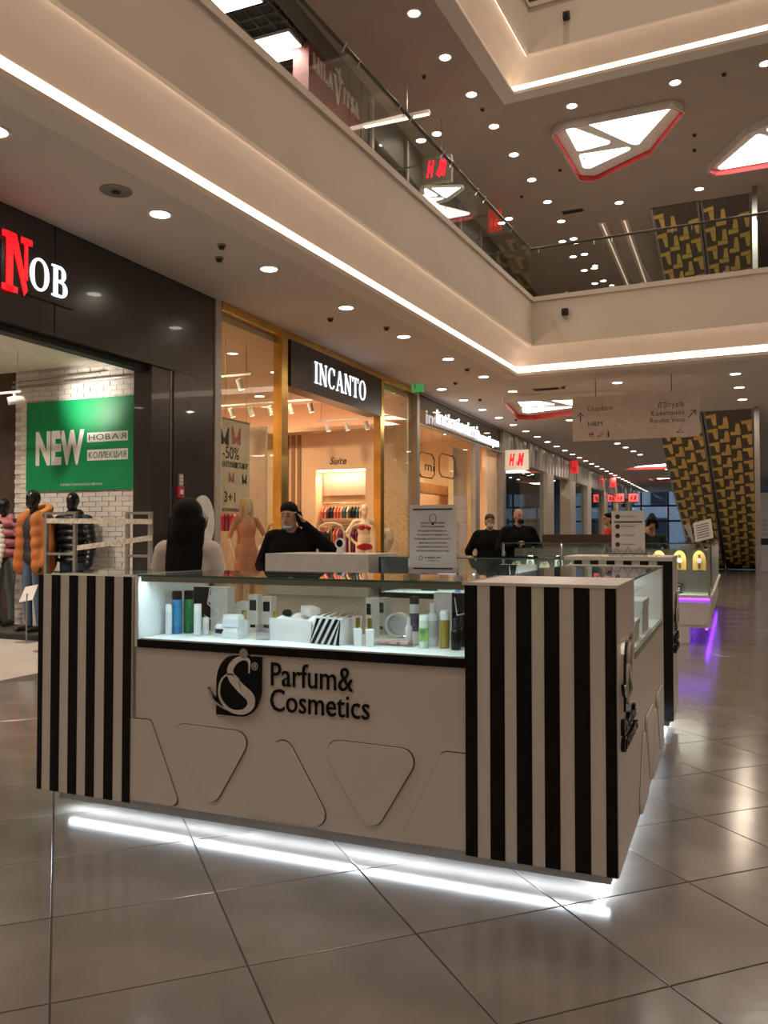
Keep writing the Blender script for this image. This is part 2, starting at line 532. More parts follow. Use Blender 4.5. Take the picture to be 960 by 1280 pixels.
# cove, lip, fascia and hidden light strips swept round the void
LEDC = emis('warm cove led', (1, .78, .60), COVE)
LEDT = emis('warm cove led upper', (1, .70, .50), COVE_TOP)
def sweep(prof, m, name, parent=None, ox=0, oy=0, smooth=False):
    mb = MB()
    n = len(prof)
    rects = [[(*p, z) for p in vrect(d, ox, oy)] for d, z in prof]
    vs = [p for r in rects for p in r]
    fs = [(j * 4 + k, j * 4 + (k + 1) % 4, (j + 1) * 4 + (k + 1) % 4, (j + 1) * 4 + k) for j in range(n - 1) for k in range(4)]
    mb.add(vs, fs)
    return mb.build(name, m, parent, smooth=smooth)
def cove(z, n, ox, oy, h, top):
    lip = sweep([(-.3, z - .004), (0, z - .004), (0, z + .055), (-.02, z + .055), (-.02, z + .02), (-.11, z + .02)], PLASTER, 'trim_%d' % n, None, ox, oy)
    lip['kind'] = 'structure'
    lip['label'] = 'plaster lip and curved cove round the %s void' % ('lower' if n == 1 else 'upper')
    cv = [(-.11 + .47 * (1 - math.cos(R(a))), z + .03 + h * math.sin(R(a))) for a in range(0, 91, 9)]
    sweep(cv, PLASTER, 'cove', lip, ox, oy, True)
    sweep([(-.10, z + .025), (-.099, z + .10), (-.090, z + .15), (-.076, z + .195), (-.084, z + .197)], LEDC, 'led_strip', lip, ox, oy)
    sweep([(.345, z + .016 + h), (.35, z - .012 + h)], LEDT, 'led_strip', lip, ox, oy)
    f = sweep([(.36, z + .03 + h), (.36, z - .02 + h), (.42, z - .02 + h), (.42, top - .09), (.45, top - .09), (.45, top), (.25, top)], FASC, 'fascia', lip, ox, oy)
    return lip
cove(CZ, 1, 0, 0, .5, UZ + .02)
cove(UC, 2, .12, -.6, .5, UC + 1.45)

# walls that close the hall
struct('wall_right', MB().box(XR, XR + .2, Y0, Y1, 0, 15.6), PLASTER)
struct('wall_back', MB().box(-14, XR, Y0 - .2, Y0, 0, 15.6), PLASTER)
struct('wall_far', MB().box(-14, XR, 60, 60.2, CZ + .13, UC), PLASTER, 'plain wall closing the upper gallery')
struct('wall_far', MB().box(-8, XR, 30, 30.2, UC + .12, 15.6), PLASTER, 'plain wall over the upper ceiling')
struct('wall_upper_left', MB().box(-8.0, -7.8, Y0, 30, UC + .12, 15.6), PLASTER)

# ---------------------------------------------------------------- downlights
ringm = MB()
n = 20
for k in range(n):
    a, b = 2 * math.pi * k / n, 2 * math.pi * (k + 1) / n
    P = [[(r * math.cos(t), r * math.sin(t), z) for t in (a, b)] for r, z in ((.13, 0), (.125, -.014), (.1, -.012), (.098, .0))]
    for p, q in zip(P, P[1:]): ringm.quad(p[0], p[1], q[1], q[0])
ring_me = ringm.mesh('trim_ring', mat('downlight trim', (.8, .78, .74), .4), True)
disc_me = MB().lathe([(.1, -.004), (.1, -.010)], n=20).mesh('diffuser', DIFF)
def downlight(x, y, z, energy, label, group, spread=150, col=WARM, size=1.):
    t = thing('downlight', label, 'ceiling light', (x, y, z), 0, group)
    a = link('trim_ring', ring_me, t)
    b = link('diffuser', disc_me, t)
    if size != 1: t.scale = (size, size, 1)
    if energy:
        l = bpy.data.lights.new('lamp', 'AREA')
        l.shape = 'DISK'
        l.size = .18
        l.energy = energy
        l.color = col
        l.spread = R(spread)
        link('lamp', l, t, (0, 0, -.02))
    return t
G1 = ('round white downlight in the lower ceiling row along the void edge', 'downlights along the void edge')
for k in range(-5, 8):
    y = 6.75 + 1.92 * k
    downlight(-5.276 + .0633 * (y - 6.75), y, CZ, E_DOWN, *G1)
G2 = ('round white downlight in the lower ceiling row along the shop fronts', 'downlights along the shop fronts')
for k in range(30):
    y = 17.4 + 1.62 * k
    downlight(-5.93, y, CZ, E_DOWN if k < 14 else (E_DOWN * 2 if k % 3 == 0 else 0), *G2)
G3 = ('round white downlight in the lower ceiling beyond the void', 'downlights beyond the void')
for p in [(-4.22, 23.5), (-3.76, 30.2), (-3.65, 31.7), (-3.54, 33.3), (-3.45, 34.8), (-2.24, 18.08), (2.4, 18), (5, 18),
          (-3.2, 40), (-3.1, 41.6), (-3., 43.2), (-2.9, 44.8), (-2.7, 48), (-2.6, 49.6), (-1.5, 30), (3, 24), (3, 30), (3, 36), (0, 40), (3, 44)]:
    downlight(p[0], p[1], CZ, E_DOWN * 1.5, *G3)
for p in [(.06, 18.0), (.14, 19.7), (.22, 21.5)]: downlight(p[0], p[1], CZ, E_DOWN * 1.7, 'round white downlight in the lower ceiling in front of the escalators', 'downlights before the escalators', 175)
for k in range(10): downlight(7.3, -4 + 2.6 * k, CZ, E_DOWN * 1.4, 'round white downlight in the lower ceiling beside the far side wall', 'downlights by the side wall')
G4 = ('round white downlight in the upper ceiling row along the void edge', 'upper downlights along the void edge')
for k in range(16):
    y = 12.78 + 1.42 * k if k < 4 else 17.0 + 1.5 * (k - 3)
    downlight(-4.83 + .049 * (y - 12.78), y, UC, E_UP, *G4)
for k in range(6): downlight(-5.5 + .06 * k, -2 + 2.4 * k, UC, E_UP, *G4)
G5 = ('round white downlight in the upper ceiling row beyond the void', 'upper downlights beyond the void')
for p in [(-5.85, 16.88), (-5.62, 22.24), (-2.94, 16.83), (-.95, 16.72), (.63, 16.68), (-2.68, 22.28), (-.71, 22.17), (1.3, 22.1), (-4.6, 24.6), (-4.55, 26.1), (-4.45, 27.6), (-4.35, 29.2)]:
    downlight(p[0], p[1], UC, E_UP, *G5)
for x in (-2.5, 1, 4.5):  # unseen lamps added to light the void from overhead
    for y in (-3, 3, 9, 14): downlight(x, y, 15.5, 60, 'unseen large round downlight added in the top ceiling over the void', 'added downlights over the void', size=1.5)

# ---------------------------------------------------------------- faceted lamps with red rims
LAMP = emis('lamp pane glow', (1, .95, .86), 5.)
LRIM = mat('lamp frame white', (.8, .76, .72), .5)
LRED = mat('lamp red rim', (.55, .03, .03), .4)
_xy = lambda P: [tuple(atz(x, y, UC - .05)[:2]) for x, y in P]      # outline of the lamp that shows whole, read off the upper ceiling
OUT = _xy([(689, 163), (703, 155), (842, 127), (857, 134), (813, 188), (742, 222), (724, 221)])
PANES = [_xy(P) for P in ([(704, 156), (766, 179), (722, 190)], [(729, 153), (836, 131), (840, 134), (797, 182), (788, 180)], [(724, 194), (797, 183), (737, 211), (729, 210)])]
LC = Vector((-2.17, 18.8))
def facet_lamp(cx, cy, z, rot, sc, label, energy, red=True):
    t = thing('faceted_ceiling_lamp', label, 'ceiling lamp', (cx, cy, z), rot, 'faceted ceiling lamps')
    def loc(P, k=1.): return [((p[0] - LC.x) * sc * k, (p[1] - LC.y) * sc * k) for p in P]
    o = rounded(loc(OUT), .18 * sc)
    n_ = len(o)
    def rimring(k0, k1, m, nm):
        vs = [(a * k, b * k, q) for k in (k0, k1) for q in (-.16 * min(1, sc), -.002) for a, b in o]
        fs = [(j * n_ + i, j * n_ + (i + 1) % n_, l * n_ + (i + 1) % n_, l * n_ + i) for j, l in ((0, 1), (2, 3), (0, 2), (1, 3)) for i in range(n_)]
        MB().add(vs, fs).build(nm, m, t)
    rimring(1.0, .985, LRIM, 'outer_rim')
    rimring(.985, .97, LRED if red else LRIM, 'red_rim')
    MB().prism([(a * .97, b * .97) for a, b in o], 'z', -.035, -.002).build('frame', LRIM, t)
    for P in PANES:
        MB().prism(rounded(loc(P), .08 * sc), 'z', -.045, -.035).build('pane', LAMP, t)
    if energy:
        l = bpy.data.lights.new('lamp', 'AREA')
        l.size = 1.6
        l.energy = energy
        l.color = (1, .88, .74)
        link('lamp', l, t, (0, 0, -.2))
    return t
facet_lamp(LC.x, LC.y, UC, 0, 1, 'glowing faceted upper ceiling lamp with red rim showing whole beyond the void', 70)
facet_lamp(.85, 19.75, UC, R(180), 1, 'glowing faceted upper ceiling lamp with red rim above the escalators', 70)
facet_lamp(-3.75, 20.5, CZ, R(10), 1.1, 'glowing faceted lower ceiling lamp with red rim behind hanging direction sign', 60)
facet_lamp(-3.3, 39.3, CZ, R(180), 1.1, 'glowing faceted lower ceiling lamp with red rim left of sloped escalator underside', 60)
facet_lamp(-2.9, 49, CZ, R(0), 1.1, 'faceted lower ceiling lamp with red rim near the far windows', 60)
facet_lamp(3.2, 27, CZ, R(0), 1.1, 'faceted lower ceiling lamp with red rim right of the escalators', 60)

# ---------------------------------------------------------------- upper railing
HR = mat('dark handrail', (.10, .09, .08), .3, .8)
rail = thing('glass_railing', 'frameless glass railing with dark handrail round the upper gallery', 'railing', V(.35, -.35, UZ))
def rl(x, y, z): p = V(x, y); return (p[0] - rail.location.x, p[1] - rail.location.y, z)
def run(a, b, n):
    for k in range(n):
        p, q = a + (b - a) * (k + .006), a + (b - a) * (k + .994)
    d = (b - a) / n
    for k in range(n):
        p, q = a + d * (k + .008), a + d * (k + .992)
        nrm = Vector((-d.y, d.x)).normalized() * .006
        c = [(p - nrm), (q - nrm), (q + nrm), (p + nrm)]
        pts = [V(*w) for w in c]
        MB().prism([(x - rail.location.x, y - rail.location.y) for x, y in pts], 'z', .03, .98).build('glass_pane', GLASSG, rail)
        m = a + d * (k + .5)
        MB().box(*[rl(m.x, m.y, 0)[0] + s for s in (-.03, .03)], *[rl(m.x, m.y, 0)[1] + s for s in (-.03, .03)], .0, .06).build('clamp', STEEL, rail)
        for e in (a + d * (k + .12), a + d * (k + .88)):
            MB().bar(rl(e.x, e.y, .9), rl(e.x + .06 * (1 if a.x == b.x else 0), e.y, 1.0), .012).build('rail_bracket', STEEL, rail)
    MB().bar(rl(a.x, a.y, 1.0), rl(b.x, b.y, 1.0), .026, 8).build('handrail', HR, rail)
run(Vector((.37, -.37)), Vector((.37, -18.37)), 12)
run(Vector((.37, -.37)), Vector((8.9, -.37)), 6)

# ---------------------------------------------------------------- ceiling odds and ends
def gadget(px, py, z, kind):
    p = atz(px, py, z)
    if kind == 'speaker':
        t = thing('ceiling_speaker', 'round grey perforated ceiling speaker beside bright downlight', 'speaker', p)
        MB().lathe([(.15, 0), (.145, -.012), (.12, -.016)], n=24).build('rim', GREYM, t)
        MB().lathe([(.045, -.016), (.04, -.022)], n=16).build('cone', BLACKM, t)
    elif kind == 'vent':
        t = thing('ceiling_vent', 'dark slotted air vent in %s ceiling' % ('lower' if z < 6 else 'upper'), 'vent', p, R(-3))
        MB().box(-.3, .3, -.12, .12, -.01, -.001).build('frame', GREYM, t)
        for k in range(5): MB().box(-.27, .27, -.1 + k * .045, -.08 + k * .045, -.018, -.01).build('slat', BLACKM, t)
    else:
        t = thing('smoke_detector', 'small dark smoke detector on the %s ceiling' % ('lower' if z < 6 else 'upper'), 'smoke detector', p, 0, 'smoke detectors on the %s ceiling' % ('lower' if z < 6 else 'upper'))
        MB().lathe([(.05, 0), (.05, -.02)], n=12).build('base', mat('detector grey', (.2, .18, .16), .5), t)
        MB().lathe([(.035, -.02), (.03, -.05), (.01, -.055)], n=12).build('sensor', BLACKM, t)
gadget(145, 238, CZ, 'speaker')
for q in [(277, 306), (274, 322), (483, 409), (413, 398), (584, 461), (569, 478), (600, 499), (645, 524), (704, 483)]: gadget(*q, CZ, 'd')
for q in [(530, 95), (603, 136), (730, 196), (868, 168), (905, 92), (868, 187), (652, 245), (700, 212)]: gadget(*q, UC, 'd')
gadget(683, 486, CZ, 'vent')
gadget(716, 264, UC, 'vent')
def cctv(p, where):
    t = thing('security_camera', 'small black box camera fixed to the %s' % where, 'camera', p)
    MB().box(-.05, .05, -.02, 0, -.05, .05).build('bracket', BLACKM, t)
    MB().box(-.06, .06, -.12, -.02, -.06, .06).build('housing', BLACKM, t)
    MB().bar((0, -.12, -.02), (0, -.14, -.025), .03, 10).build('lens', mat('lens glass', (.03, .03, .05), .05), t)
p = aty(707, 391, 16.07)
cctv((p.x, V((p.x - VP0.x) / math.cos(VA), -.42)[1] - .001, p.z), 'pale fascia below far glass railing')
p = aty(708, 20, 15.4)
cctv((p.x, V((p.x - VP0.x) / math.cos(VA) , -1.02)[1] - .001, p.z), 'top fascia above the upper cove')
for px, py in ((229, 124), (440, 276)):
    p = atx(px, py, -4.55 if px < 300 else -4.35)
    t = thing('cove_spotlight', 'tiny brass swivel spotlight on the curved cove', 'spotlight', p, 0, 'cove spotlights')
    MB().bar((0, 0, 0), (0, 0, .07), .008).build('stem', BLACKM, t)
    MB().bar((-.03, -.03, -.02), (.03, .03, .01), .03, 10, r2=.02).build('head', mat('brass', (.4, .25, .1), .3, 1), t)

# ================================================================ PERFUME KIOSK
KX, KY, KT = -3.28, 3.25, 1.207
PAD = mat('pad laminate', (.74, .70, .66), .3, noise=(3, .03))
SHADE = mat('pad edge groove', (.05, .045, .04), .5)
PLINTH = mat('grey plinth', (.42, .44, .46), .4)
ACRYL = mat('lit white acrylic', (.85, .88, .90), .35)
def pad(parent, poly, y, axis='y', rad=.05, th=.012, edge=True):
    # a rounded raised board with a dark edge
    s = -1 if axis == 'y' else 1
    p = rounded(poly, rad)
    o = MB().prism(p, axis, y + s * .002, y + s * th).build('raised_board', PAD, parent)
    c = Vector((sum(a for a, b in poly) / len(poly), sum(b for a, b in poly) / len(poly)))
    MB().prism([(c.x + (a - c.x) * 1.022, c.y + (b - c.y) * 1.022) for a, b in p], axis, y, y + s * .002).build('board_backing', SHADE, o)
def s_logo(parent, o, axis, sc=1.0):
    """curled S plaque; o is its lower left corner, runs along +X (axis y) or +Y (axis x)"""
    sg = -1 if axis == 'y' else 1
    def put(mb_polys, name, m, d0, d1, par):
        mb = MB()
        for p in mb_polys:
            if axis == 'y': mb.prism([(o[0] + a * sc, o[2] + b * sc) for a, b in p], 'y', o[1] + sg * d0, o[1] + sg * d1)
            else: mb.prism([(o[1] + a * sc, o[2] + b * sc) for a, b in p], 'x', o[0] + sg * d0, o[0] + sg * d1)
        return mb.build(name, m, par)
    w, hh = .235, .275
    leaf = [(0, 0)] + [(w - .10 + .10 * math.sin(R(a)), .13 - .13 * math.cos(R(a))) for a in range(0, 91, 10)] + [(w, hh)] + [(.10 - .10 * math.sin(R(a)), hh - .13 + .13 * math.cos(R(a))) for a in range(0, 91, 10)]
    big = [(.1175 + (a - .1175) * 1.05, .1375 + (b - .1375) * 1.05) for a, b in leaf]
    put([big], 'plaque_rim', CHROME, 0, .012, parent)
    pl = put([leaf], 'plaque', BLACK, .012, .02, parent)
    Sp = spline([(.178, .20, .004), (.176, .255, .010), (.13, .262, .022), (.085, .225, .030), (.085, .175, .033), (.135, .13, .040), (.185, .09, .040), (.185, .05, .032), (.14, .022, .022), (.07, .03, .012), (.022, .085, .008), (.03, .155, .008), (.075, .19, .007), (.12, .17, .005), (.135, .13, .004)], 6)
    put(stroke(Sp), 'letter_s', WHITE, .02, .028, pl)
    put(stroke(spline([(.14, .022, .014), (.06, .03, .010), (-.005, .06, .008), (-.04, .115, .006)], 6)), 'swash', CHROME, .02, .026, pl)
    put(stroke(spline([(.005, .06, .010), (-.03, .09, .008), (-.045, .12, .006)], 6)), 'swash', BLACK, .008, .02, pl)
    put([[(.152 + .022 * math.cos(R(a)), .288 + .022 * math.sin(R(a))) for a in range(0, 360, 20)]], 'dot', CHROME, .02, .03, pl)
    put(ring(.205, .232, .016, .018, .003, .003), 'registered_ring', WHITE, .02, .022, pl)
    put([rc(.199, .202, .222, .242), rc(.199, .212, .239, .242), rc(.199, .212, .231, .234), rc(.209, .212, .231, .242), [(.203, .231), (.206, .231), (.213, .222), (.210, .222)]], 'registered_r', WHITE, .02, .022, pl)
def glassbox(t, x0, x1, y0, y1, z0, z1, sides='fbt', th=.008):
    for s in sides:
        q = {'f': (x0, x1, y0, y0 + th), 'b': (x0, x1, y1 - th, y1), 'l': (x0, x0 + th, y0, y1), 'r': (x1 - th, x1, y0, y1)}.get(s)
        if q: MB().box(*q, z0, z1).build('glass_pane', GLASS, t)
    if 't' in sides:
        g = MB().box(x0, x1, y0, y1, z1, z1 + th).build('glass_top', GLASS, t)
        MB().box(x0, x1, y0 - .003, y0 - .0005, z1 - .001, z1 + th).build('glass_edge', GLEDGE, g)
def area(parent, loc, sx, sy, e, col, rot=(0, 0, 0), spread=180):
    l = bpy.data.lights.new('lamp', 'AREA')
    l.shape = 'RECTANGLE'
    l.size, l.size_y, l.energy, l.color, l.spread = sx, sy, e, col, R(spread)
    return link('lamp', l, parent, loc, rot)

t = thing('perfume_counter', 'white perfume sales counter with black stripes, glass showcase and glowing floor strip', 'counter', (KX, KY, 0))
KW, KD = 2.87, .58
xa, xb = .593, 2.28
MB().box(.3, KW - .25, .34, KD - .05, 0, .068).build('base', BLACKM, t)
MB().box(.115, KW - .035, .035, KD - .02, .068, .13).build('plinth', PLINTH, t)
MB().box(.13, KW - .05, .085, .115, .061, .0679).build('led_strip', LEDW, t)
MB().box(KW - .115, KW - .085, .13, KD - .06, .061, .0679).build('led_strip', LEDW, t)
MB().box(0, xa, 0.004, KD, .11, KT - .012).build('pillar', WHITE, t)
MB().box(xb, KW, 0.004, KD, .11, KT - .012).build('pillar', WHITE, t)
for a, b in [(0, .03), (.086, .143), (.2, .257), (.313, .368), (.427, .483), (.54, .585)]:
    MB().box(a, b, -.004, .004, .11, KT - .012).build('black_stripe', BLACK, t)
for a, b in [(.03, .086), (.143, .2), (.257, .313), (.368, .427), (.483, .54)]:
    MB().box(a + .0005, b - .0005, -.002, .004, .11, KT - .012).build('white_stripe', WHITE, t)
rb = [(2.272, 2.322), (2.375, 2.434), (2.482, 2.543), (2.593, 2.652), (2.708, 2.768), (2.825, 2.866)]
for a, b in rb: MB().box(a, b, -.004, .004, .11, KT - .012).build('black_stripe', BLACK, t)
for (q, a), (b, w) in zip(rb, rb[1:]): MB().box(a + .0005, b - .0005, -.002, .004, .11, KT - .012).build('white_stripe', WHITE, t)
MB().box(xb - .02, KW + .004, -.006, KD, KT - .012, KT).build('top_board', WHITE, t)
MB().box(0, xa + .02, -.006, KD, KT - .012, KT).build('top_glass', GLASS, t)
MB().box(xa, xb, .014, .05, .115, .858).build('front_panel', PAD, t)
MB().box(xa, xb, .05, KD, .13, .80).build('carcass', WHITE, t)
MB().box(xa - .004, xa + .012, .008, .05, .12, .9).build('edge_strip', STEEL, t)
for poly in [[(.56, .125), (.56, .512), (.70, .512), (.872, .125)], [(.79, .512), (1.275, .505), (1.045, .122)], [(1.42, .535), (1.19, .14), (1.68, .125)], [(1.595, .512), (2.085, .505), (1.855, .122)], [(2.34, .125), (2.34, .51), (2.17, .51), (1.98, .125)]]:
    pad(t, poly, .014, rad=.055 if len(poly) == 3 else .03)
MB().box(xa + .03, xb + .0, .0, KD, .858, .895).build('black_rim', BLACK, t)
MB().box(xa + .04, xb - .01, .012, KD - .01, .895, .901).build('showcase_floor', ACRYL, t)
glassbox(t, xa + .03, xb - .005, .004, KD - .004, .901, KT - .008)
MB().box(xa + .012, xa + .03, .004, KD, .86, KT).build('showcase_side', ACRYL, t)
MB().box(xb - .012, xb - .0, -.0, KD, .895, KT).build('showcase_side', BLACK, t)
st = MB().box(xa + .04, xb - .02, .013, .020, KT - .034, KT - .0085).build('showcase_led', STEEL, t)
MB().box(xa + .05, xb - .03, .022, .032, KT - .018, KT - .0101).build('led', emis('showcase led', (.78, .92, 1), 5), st)
area(t, ((xa + xb) / 2, .034, KT - .022), xb - xa - .1, .012, 4.6, (.72, .90, 1), (R(-25), 0, 0))
s_logo(t, (1.08, .014, .575), 'y')
text('lettering', 'Parfum&', .105, t, (1.352, .012, .725), FACE_Y, BLACK, w=.405, ext=.006)
text('lettering', 'Cosmetics', .100, t, (1.352, .012, .612), FACE_Y, BLACK, w=.485, ext=.006)
# right hand face
s_logo(t, (KW, .08, .715), 'x', .95)
text('lettering', 'Parfum&', .06, t, (KW + .008, .07, .625), FACE_X, BLACK, w=.42, ext=.008)
text('lettering', 'Cosmetics', .06, t, (KW + .008, .07, .555), FACE_X, BLACK, w=.48, ext=.008)

# side counter behind it
t = thing('side_counter', 'white side counter with glass showcase running back from striped pillar', 'counter', (-.41, KY + KD, 0))
L2 = 1.62
MB().box(-.55, -.3, .05, L2 - .08, 0, .068).build('base', BLACKM, t)
MB().box(-.57, -.04, 0, L2 - .05, .068, .13).build('plinth', PLINTH, t)
MB().box(-.115, -.09, .0, L2 - .05, .061, .0679).build('led_strip', LEDW, t)
MB().box(-.58, 0, 0, L2, .11, .85).build('carcass', WHITE, t)
for poly in [[(.1, .12), (.33, .50), (.56, .12)], [(.40, .51), (.86, .51), (.63, .12)], [(.70, .12), (.93, .50), (1.16, .12)], [(1.0, .51), (1.46, .51), (1.23, .12)]]:
    pad(t, poly, 0, 'x', .045, .012)
MB().box(-.58, .003, 0, L2 - .12, .85, .88).build('rim', GREYM, t)
MB().box(-.57, -.01, 0, L2 - .12, .88, .885).build('showcase_floor', ACRYL, t)
MB().box(-.58, .0, L2 - .12, L2, .85, KT).build('end_post', WHITE, t)
for x0, x1 in ((-.008, 0), (-.58, -.572)): MB().box(x0, x1, 0.002, L2 - .12, .885, KT - .008).build('glass_pane', glass('coated glass', (.95, .98, .97), gain=.22), t)
g = MB().box(-.58, .0, .002, L2, KT - .008, KT).build('glass_top', GLASS, t)
MB().box(.0005, .003, 0, L2, KT - .009, KT).build('glass_edge', GLEDGE, g)
for z in (1.08,):
    MB().box(-.5, -.1, .02, L2 - .14, z, z + .006).build('glass_shelf', GLASS, t)
area(t, (-.3, L2 / 2, KT - .03), .3, L2 - .3, 3, (.85, .94, 1))
for dx, dy, w, d, hh in [(-.075, .40, .09, .22, .10), (-.12, .82, .18, .34, .17), (-.36, .62, .2, .3, .13), (-.25, 1.26, .2, .2, .08)]:
    b = thing('gift_box', 'plain white gift box with lid, %d cm tall, inside the side showcase' % round(hh * 100), 'box', (-.41 + dx, KY + KD + dy, .8855), 0, 'white boxes in the side showcase')
    MB().box(-w / 2, w / 2, -d / 2, d / 2, 0, hh * .75).build('body', PAPER, b)
    MB().box(-w / 2 - .004, w / 2 + .004, -d / 2 - .004, d / 2 + .004, hh * .75, hh).build('lid', PAPER, b)

# rear counter of the island
t = thing('rear_counter', 'white rear island counter with black striped end and low glass showcase', 'counter', (-3.64, 6.1, 0))
w2, d2 = 3.24, .6
MB().box(.1, w2 - .3, .25, d2 - .2, 0, .068).build('base', BLACKM, t)
MB().box(.04, w2 - .03, .03, d2 - .02, .068, .13).build('plinth', PLINTH, t)
MB().box(w2 - .115, w2 - .09, .06, d2, .061, .0679).build('led_strip', LEDW, t)
MB().box(.1, w2 - .1, d2 - .1, d2 - .075, .061, .0679).build('led_strip', LEDW, t)
MB().box(0, w2, 0, d2, .11, .9).build('carcass', WHITE, t)
MB().box(0, .95, -.02, d2, .9, 1.24).build('upstand', mat('grey white board', (.66, .66, .66), .4), t)
MB().box(2.55, w2, 0, d2, .9, 1.215).build('pillar', WHITE, t)
MB().box(2.5, w2 + .004, -.01, d2, 1.215, 1.243).build('top_board', WHITE, t)
for k in range(6): MB().box(2.57 + k * .115, 2.57 + k * .115 + .057, -.004, 0, .11, 1.215).build('black_stripe', BLACK, t)
MB().box(w2 - .045, w2 + .002, -.005, 0, .11, 1.215).build('black_stripe', BLACK, t)
MB().box(w2, w2 + .003, .0, .05, .11, 1.215).build('corner_stripe', BLACK, t)
MB().box(1.05, 2.5, 0, d2, .9, .94).build('black_rim', BLACK, t)
MB().box(1.05, 2.5, .01, d2 - .01, .94, .946).build('showcase_floor', ACRYL, t)
MB().box(1.03, 1.05, 0, d2, .9, 1.22).build('showcase_side', BLACKM, t)
MB().box(1.06, 1.3, d2 - .03, d2 - .02, .95, 1.2).build('lit_backboard', ACRYL, t)
glassbox(t, 1.05, 2.5, 0, d2, .946, 1.216)
area(t, (1.78, .06, 1.2), 1.3, .03, 6, (.8, .93, 1), (R(-20), 0, 0))
s_logo(t, (w2, .12, .72), 'x', .95)
text('lettering', 'Parfum&', .06, t, (w2 + .008, .1, .63), FACE_X, BLACK, w=.40, ext=.008)
text('lettering', 'Cosmetics', .06, t, (w2 + .008, .1, .56), FACE_X, BLACK, w=.44, ext=.008)
# notices on the counters
def notice(name, label, x, y, z, w, hh, rotz, lines, tilt=0.):
    t = thing(name, label, 'sign', (x, y, z), rotz)
    MB().box(-w / 2 - .02, w / 2 + .02, -.04, .05, 0, .012).build('acrylic_foot', glass('acrylic', (.86, .86, .9), 1.5, gain=1.3), t)
    MB().box(-w / 2 - .01, w / 2 + .01, -.012, .012, .012, .045).build('acrylic_holder', glass('acrylic', (.86, .86, .9)), t)
    sh = MB().box(-w / 2, w / 2, -.003, .003, .02, hh).build('sheet', PAPER, t)
    for z0, z1 in lines['bars']: MB().box(-w * .42, w * .42, -.0045, -.003, z0 * hh, z1 * hh).build('black_bar', TXT, sh)
    for s, zz, h2, ww in lines['text']:
        text('print', s, h2 * hh, sh, (0, -.004, zz * hh), FACE_Y, TXT, w=ww * w, ext=.0003, align='CENTER')
    return t, sh
p0, p1 = aty(515, 714, 3.52), aty(568, 714, 3.52)
t, sh = notice('paper_notice', 'white paper notice in acrylic stand on the perfume counter glass top', (p0.x + p1.x) / 2, 3.52, KT + .0005, .215, .325, R(6), {'bars': [(.93, .95), (.115, .135)], 'text': [
    ('ДЛЯ НАС ОЧЕНЬ ВАЖНО', .74, .024, .52), ('ОБСЛУЖИВАНИЕ', .69, .024, .5), ('В НАШИХ МАГАЗИНАХ', .63, .024, .6), ('ЕСЛИ ВАМ ТРЕБУЕТСЯ', .575, .024, .66),
    ('ПОМОЩЬ КОНСУЛЬТАНТА', .52, .024, .8), ('ЗВОНИТЕ НАМ ИЛИ', .465, .024, .6), ('НАПИШИТЕ НАМ В ЧАТ', .41, .024, .68), ('БУДЕМ БЛАГОДАРНЫ', .355, .024, .68), ('PARFUM', .26, .03, .34), ('COSMETICS', .225, .015, .26)]})
mb = MB()
for p in ring(0, .265, .017, .02, .002, .002) + ring(-.055, .087, .009, .010, .002, .002): mb.prism(p, 'y', -.0045, -.003)
mb.prism(rc(-.005, .005, .236, .245), 'y', -.0045, -.003)
mb.build('bulb_symbol', TXT, sh)
p0, p1 = aty(768, 690, 6.35), aty(803, 690, 6.35)
t, sh = notice('paper_notice', 'tall white paper notice with round black marks on the rear counter', (p0.x + p1.x) / 2, 6.35, 1.2435, .235, .33, R(4), {'bars': [(.74, .77)], 'text': [('КОСМЕТИКА', .86, .03, .5), ('УХОД', .64, .03, .4), ('СКИДКИ', .44, .03, .4), ('НОВИНКИ', .24, .03, .4)]})
for z in (.875, .65, .45, .25):
    MB().prism([(-.075 + .017 * math.cos(R(a)), z * .33 + .017 * math.sin(R(a))) for a in range(0, 360, 20)], 'y', -.0045, -.003).build('round_mark', TXT, sh)
p0 = aty(780, 690, 6.3)
t = thing('lettering_stand', 'row of clear acrylic peaked shapes in front of white notice', 'stand', (p0.x, 6.2, 1.2435))
for k in range(5):
    MB().prism([(-.16 + k * .08, 0), (-.12 + k * .08, .075), (-.08 + k * .08, 0), (-.09 + k * .08, 0), (-.12 + k * .08, .055), (-.15 + k * .08, 0)], 'y', 0, .02).build('peak', glass('acrylic', (.86, .86, .9)), t)

# ---------------------------------------------------------------- goods in the showcase
BASEZ = .9015
def bottle(px, py, h_, r, body, cap, label, capf=.25, shape='tube', band=None, group=None):
    p = atz(px, py, BASEZ)
    t = thing('cosmetic_bottle', label, 'bottle', (p.x, p.y, BASEZ), 0, group)
    hb = h_ * (1 - capf)
    if shape == 'tube': MB().lathe([(r * .94, 0), (r, .005), (r, hb - .006), (r * .9, hb)], n=16).build('body', body, t, smooth=True)
    elif shape == 'neck': MB().lathe([(r * .94, 0), (r, .005), (r, hb * .8), (r * .8, hb * .93), (r * .4, hb)], n=16).build('body', body, t, smooth=True)
    else: MB().lathe([(r * 1.2, 0), (r * 1.2, .004), (r * 1.3, hb)], n=4).build('body', body, t, rot=(0, 0, R(45)))
    rc_ = r * (.97 if shape == 'tube' else .5)
    MB().lathe([(rc_, hb), (rc_, h_ - .004), (rc_ * .85, h_)], n=14).build('cap', cap, t, smooth=True)
    if band: MB().lathe([(r * 1.02, hb * .25), (r * 1.02, hb * .75)], n=16).build('label_band', band, t, smooth=True)
    return t
WP = mat('white plastic', (.82, .84, .84), .3)
BLUEB = mat('blue liquid', (.02, .16, .40), .15)
GREENB = mat('green liquid', (.01, .16, .05), .15)
